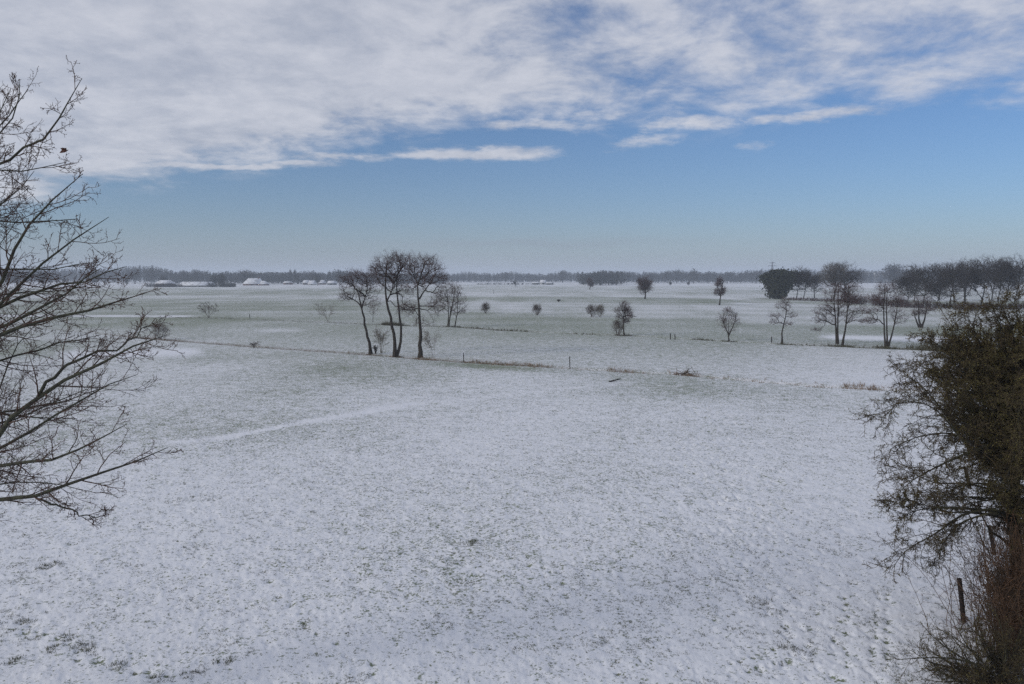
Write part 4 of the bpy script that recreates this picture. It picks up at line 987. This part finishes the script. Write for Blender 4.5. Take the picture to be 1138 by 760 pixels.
        if PP is P: tips = np.concatenate([P3[:, -1], P2[:, -1]])
    co = crown.build('crown', M['oak_twig'], t)
    g = Geo(); g.octa(tips, .0044, rng, 1.9); g.build('buds', M['oak_bud'], co)
    g = Geo(); c = at(72, 167, 12.2) - base; 
    g.leaves(c + rng.normal(0, .02, (5, 3)), .045, rng); g.build('withered_leaf', M['oak_bud'], co)
oak()

# ------------------------------------------------------------ hawthorn and brambles at the right edge
def hawthorn():
    rng = np.random.default_rng(55)
    bx, by = 11.35, 17.2
    base = np.array((bx, by, 0.0))
    t = thing('hawthorn_tree', 'dense mossy bare hawthorn filling the right edge with drooping branches', 'tree', base)
    g = Geo()
    st = [[(0, 0, -.2), (-.1, 0, 1.5), (-.3, .1, 3.2), (-.2, .1, 5), (-.1, 0, 7)], [(.2, .2, -.2), (.5, .4, 2), (.8, .3, 4), (.6, .5, 6.8)], [(0, -.2, -.2), (.3, -.5, 1.8), (.2, -.8, 3.6), (0, -.6, 5.6)]]
    for s, r in zip(st, (.17, .12, .10)): g.tubes(resample(s, 10)[None], np.linspace(r, .03, 10)[None], 8)
    g.build('trunk', M['thorn_bark'], t, smooth=True)
    lim = [([(1102, 566), (1074, 569), (1062, 574), (1043, 593), (1019, 603), (998, 617), (993, 630)], 16.6, -.6, .034),
           ([(1100, 570), (1066, 580), (1050, 600), (1042, 616), (1036, 628)], 16.4, .3, .026),
           ([(1074, 569), (1055, 570), (1036, 564), (1007, 569), (995, 584)], 16.5, -.5, .020), ([(1036, 564), (1003, 553), (984, 562)], 16.2, -.4, .010),
           ([(1110, 490), (1095, 497), (1074, 503), (1055, 512), (1031, 524), (1012, 533), (1000, 546)], 16.8, -.8, .038),
           ([(1100, 520), (1075, 497), (1050, 459), (1031, 435), (1019, 421), (1005, 418)], 17.0, -.5, .032),
           ([(1070, 490), (1040, 452), (1020, 446), (1003, 444), (986, 454), (979, 472)], 16.6, -.6, .018),
           ([(1110, 455), (1090, 430), (1068, 405), (1062, 380), (1062, 346)], 17.2, .2, .024),
           ([(1068, 405), (1050, 388), (1035, 378), (1022, 370)], 17.2, -.4, .014),
           ([(1095, 500), (1060, 480), (1030, 482), (1000, 492), (988, 500)], 17.6, .4, .026),
           ([(1100, 460), (1070, 440), (1040, 415), (1012, 400), (1000, 404)], 17.8, .4, .024),
           ([(1105, 545), (1070, 535), (1040, 540), (1010, 522), (985, 518)], 18.0, .4, .022),
           ([(1100, 590), (1085, 560), (1050, 545), (1020, 548)], 17.4, .5, .02),
           ([(1115, 440), (1095, 400), (1085, 370), (1072, 345)], 17.4, .2, .022), ([(1125, 430), (1118, 390), (1108, 350), (1100, 335)], 17.0, -.3, .026),
           ([(1138, 430), (1136, 380), (1130, 345), (1126, 328)], 17.3, .2, .026), ([(1080, 455), (1050, 430), (1030, 405)], 18.2, .2, .016)]
    k = 12; P = np.stack([resample([at(p[0], p[1], Y + dd * i / (len(pt) - 1)) - base for i, p in enumerate(pt)], k) for pt, Y, dd, r in lim])
    R = np.array([l[3] for l in lim])[:, None] * (1 - np.linspace(0, .85, k))[None]
    # join the limbs to the stems
    J = []
    for p in P:
        if p[0][0] > -1.6 or True:
            a = p[0]; z = max(a[2] - .5, .8); J.append(resample([(-.1 + .0, 0, z), tuple((a + np.array([-.1, 0, z])) / 2 + (0, 0, .1)), tuple(a)], 5))
    n = 165; a = np.where(np.arange(n) < 110, rng.uniform(0, 6.28, n), math.pi + rng.normal(0, .75, n)); z = np.where(np.arange(n) < 110, rng.uniform(2.2, 6.9, n), rng.uniform(3.4, 6.0, n))
    S = np.stack([rng.normal(.1, .25, n), rng.normal(0, .3, n), z], -1)
    D = norm(np.stack([np.cos(a), np.sin(a), rng.uniform(-.15, .9, n)], -1))
    env = np.interp(z, [2.2, 3, 4.5, 6, 7], [1.0, 1.5, 2.1, 2.0, 1.3])
    Lb = env * rng.uniform(.7, 1.15, n) * np.where(z > 6, .75, 1)
    Pb, Rb = grow(S, D, Lb, np.full(n, .035), np.full(n, .007), k, .16, .0, rng)
    g = Geo(); g.tubes(P, R, 6); g.tubes(Pb, Rb, 5); J = np.stack(J); g.tubes(J, np.full((len(J), 5), .03), 5); g.build('limbs', M['thorn_bark'], t, smooth=True)
    cr = Geo(); mo = Geo()
    for PP, RR, m1, rat, mden, ln, dr in ((P, R, 32, .32, .32, None, -.03), (Pb, Rb, 16, .40, 1.0, None, .0)):
        S, D, L, Rc = spawn(PP, RR, m1, .12, 1, .85, rat, .3, .45, rng, .3)
        P1, R1 = grow(S, D, L, np.clip(Rc, .006, .014), np.full(len(L), .004), 6, .28, dr, rng); cr.tubes(P1, R1, 4)
        S, D, L, Rc = spawn(P1, R1, 7, .1, 1, .9, .42, .3, .6, rng, .3)
        P2, R2 = grow(S, D, np.clip(L, .06, .5), np.full(len(L), .0055), np.full(len(L), .003), 4, .3, dr, rng); cr.tubes(P2, R2, 3)
        S, D, L, Rc = spawn(P2, R2, 4, .1, 1, .9, .5, .2, .7, rng, .3)
        P3, R3 = grow(S, D, np.clip(L, .03, .14), np.full(len(L), .004), np.full(len(L), .0025), 3, .3, 0, rng); cr.tubes(P3, R3, 3)
        for Q, pr in ((P1, 1.0), (P2, .9), (P3, .30)):
            q = Q.reshape(-1, 3); q = q[rng.random(len(q)) < pr * mden]; q = q[rng.random(len(q)) < .8]; q = np.repeat(q, 2, 0); mo.leaves(q + rng.normal(0, .018, q.shape), .0125, rng, asp=.6)
    co = cr.build('crown', M['thorn_twig'], t); mo.build('moss_tufts', M['moss'], co)
hawthorn()

def thorn_bush():
    rng = np.random.default_rng(58); b = ground(1105, 768)
    t = thing('thorn_bush', 'low spiky bare bush spreading left along the bottom right corner', 'bush', b)
    n = 60; a = rng.uniform(0, 6.28, n)
    S = np.stack([rng.normal(.1, .25, n), rng.normal(0, .25, n), np.zeros(n)], -1); D = norm(np.stack([np.cos(a) - .55, np.sin(a) * .8, rng.uniform(.3, 1.3, n)], -1))
    P, R = grow(S, D, rng.uniform(.9, 1.75, n), np.full(n, .022), np.full(n, .005), 9, .16, -.02, rng)
    g = Geo(); g.tubes(P, R, 5)
    lim = [[(1095, 742), (1075, 735), (1055, 722), (1040, 712), (1028, 698)], [(1100, 745), (1070, 732), (1040, 730), (1010, 732), (997, 733)], [(1105, 750), (1080, 722), (1065, 712), (1050, 700)], [(1090, 770), (1065, 758), (1050, 748), (1040, 744)]]
    Pl = np.stack([resample([at(p[0], p[1], b[1] - .2) - b for p in l], 9) for l in lim]); Rl = np.linspace(.022, .006, 9)[None].repeat(4, 0); g.tubes(Pl, Rl, 5)
    g.build('stems', M['thorn_bark'], t)
    P = np.concatenate([P, Pl]); R = np.concatenate([R, Rl])
    cr = Geo(); S, D, L, Rc = spawn(P, R, 14, .2, 1, .8, .32, .3, .5, rng, .3); P1, R1 = grow(S, D, L, np.clip(Rc, .004, .01), np.full(len(L), .003), 5, .22, .03, rng); cr.tubes(P1, R1, 3)
    S, D, L, Rc = spawn(P1, R1, 6, .1, 1, .8, .45, .3, .6, rng, .3); P2, R2 = grow(S, D, np.clip(L, .04, .3), np.full(len(L), .0038), np.full(len(L), .0024), 3, .25, .03, rng); cr.tubes(P2, R2, 3)
    co = cr.build('crown', M['thorn_twig'], t)
    mo = Geo(); q = np.concatenate([P1.reshape(-1, 3), P2.reshape(-1, 3)]); q = q[rng.random(len(q)) < .35]; mo.leaves(q, .016, rng); mo.build('moss_tufts', M['moss'], co)
thorn_bush()
def bramble(px, py, n, h, spread, m, label, seed, arch=.9):
    rng = np.random.default_rng(seed); b = ground(px, py); t = thing('bramble', label, 'bramble', b, 'brambles under the hawthorn')
    a = rng.uniform(0, 6.28, n)
    S = np.stack([rng.normal(0, spread, n), rng.normal(0, spread, n), np.zeros(n)], -1); D = norm(np.stack([np.cos(a) * arch * .6, np.sin(a) * arch * .6, np.ones(n)], -1))
    P, R = grow(S, D, h * rng.uniform(.6, 1.3, n), np.full(n, .007), np.full(n, .003), 10, .12, -.09 * arch, rng); P[..., 2] = np.maximum(P[..., 2], .02)
    g = Geo(); g.tubes(P, R, 4); g.build('canes', M[m], t)
    S, D, L, Rc = spawn(P, R, 8, .2, 1, .8, .22, .3, .6, rng, .3); P1, R1 = grow(S, D, L, np.full(len(L), .004), np.full(len(L), .0025), 4, .25, .0, rng)
    g = Geo(); g.tubes(P1, R1, 3); q = P1[:, -1]; g.leaves(q, .018, rng); g.build('twigs', M[m], t)
bramble(1146, 730, 700, 2.5, .44, 'bramble', 'tall dense brown thicket of canes under the hawthorn', 1, .28)
bramble(1166, 690, 260, 2.0, .45, 'bramble', 'brown canes behind the tall thicket at the right edge', 2, .3)
bramble(1112, 664, 34, .7, .28, 'bramble_red', 'reddish thin brambles in the snow right of the nearest post', 3, 1.2)
bramble(1086, 700, 14, .4, .25, 'bramble_red', 'reddish sprigs around the foot of the nearest post', 4, 1.2)

# ------------------------------------------------------------ haze: the winter air over the meadows
def haze():
    g = Geo(); g.box(-3800, 3800, -3800, 3800, -1.6, 46)
    m = bpy.data.materials.new('haze_air'); m.use_nodes = True; nt = m.node_tree; nt.nodes.clear()
    v = nt.nodes.new('ShaderNodeVolumePrincipled'); v.inputs['Density'].default_value = .00038; v.inputs['Color'].default_value = (.80, .88, 1.0, 1); v.inputs['Anisotropy'].default_value = .1
    o = nt.nodes.new('ShaderNodeOutputMaterial'); nt.links.new(v.outputs[0], o.inputs['Volume'])
    h = g.build('haze', m); tag(h, 'thin bluish winter haze over the whole meadow', 'haze', kind='stuff')
haze()
for o in bpy.data.objects:      # clusters nobody could count, each kept as one part of its own plant
    if o.parent and o.name.split('.')[0] in ('cones', 'buds', 'moss_tufts', 'twigs', 'canes', 'stems'): o['kind'] = 'stuff'
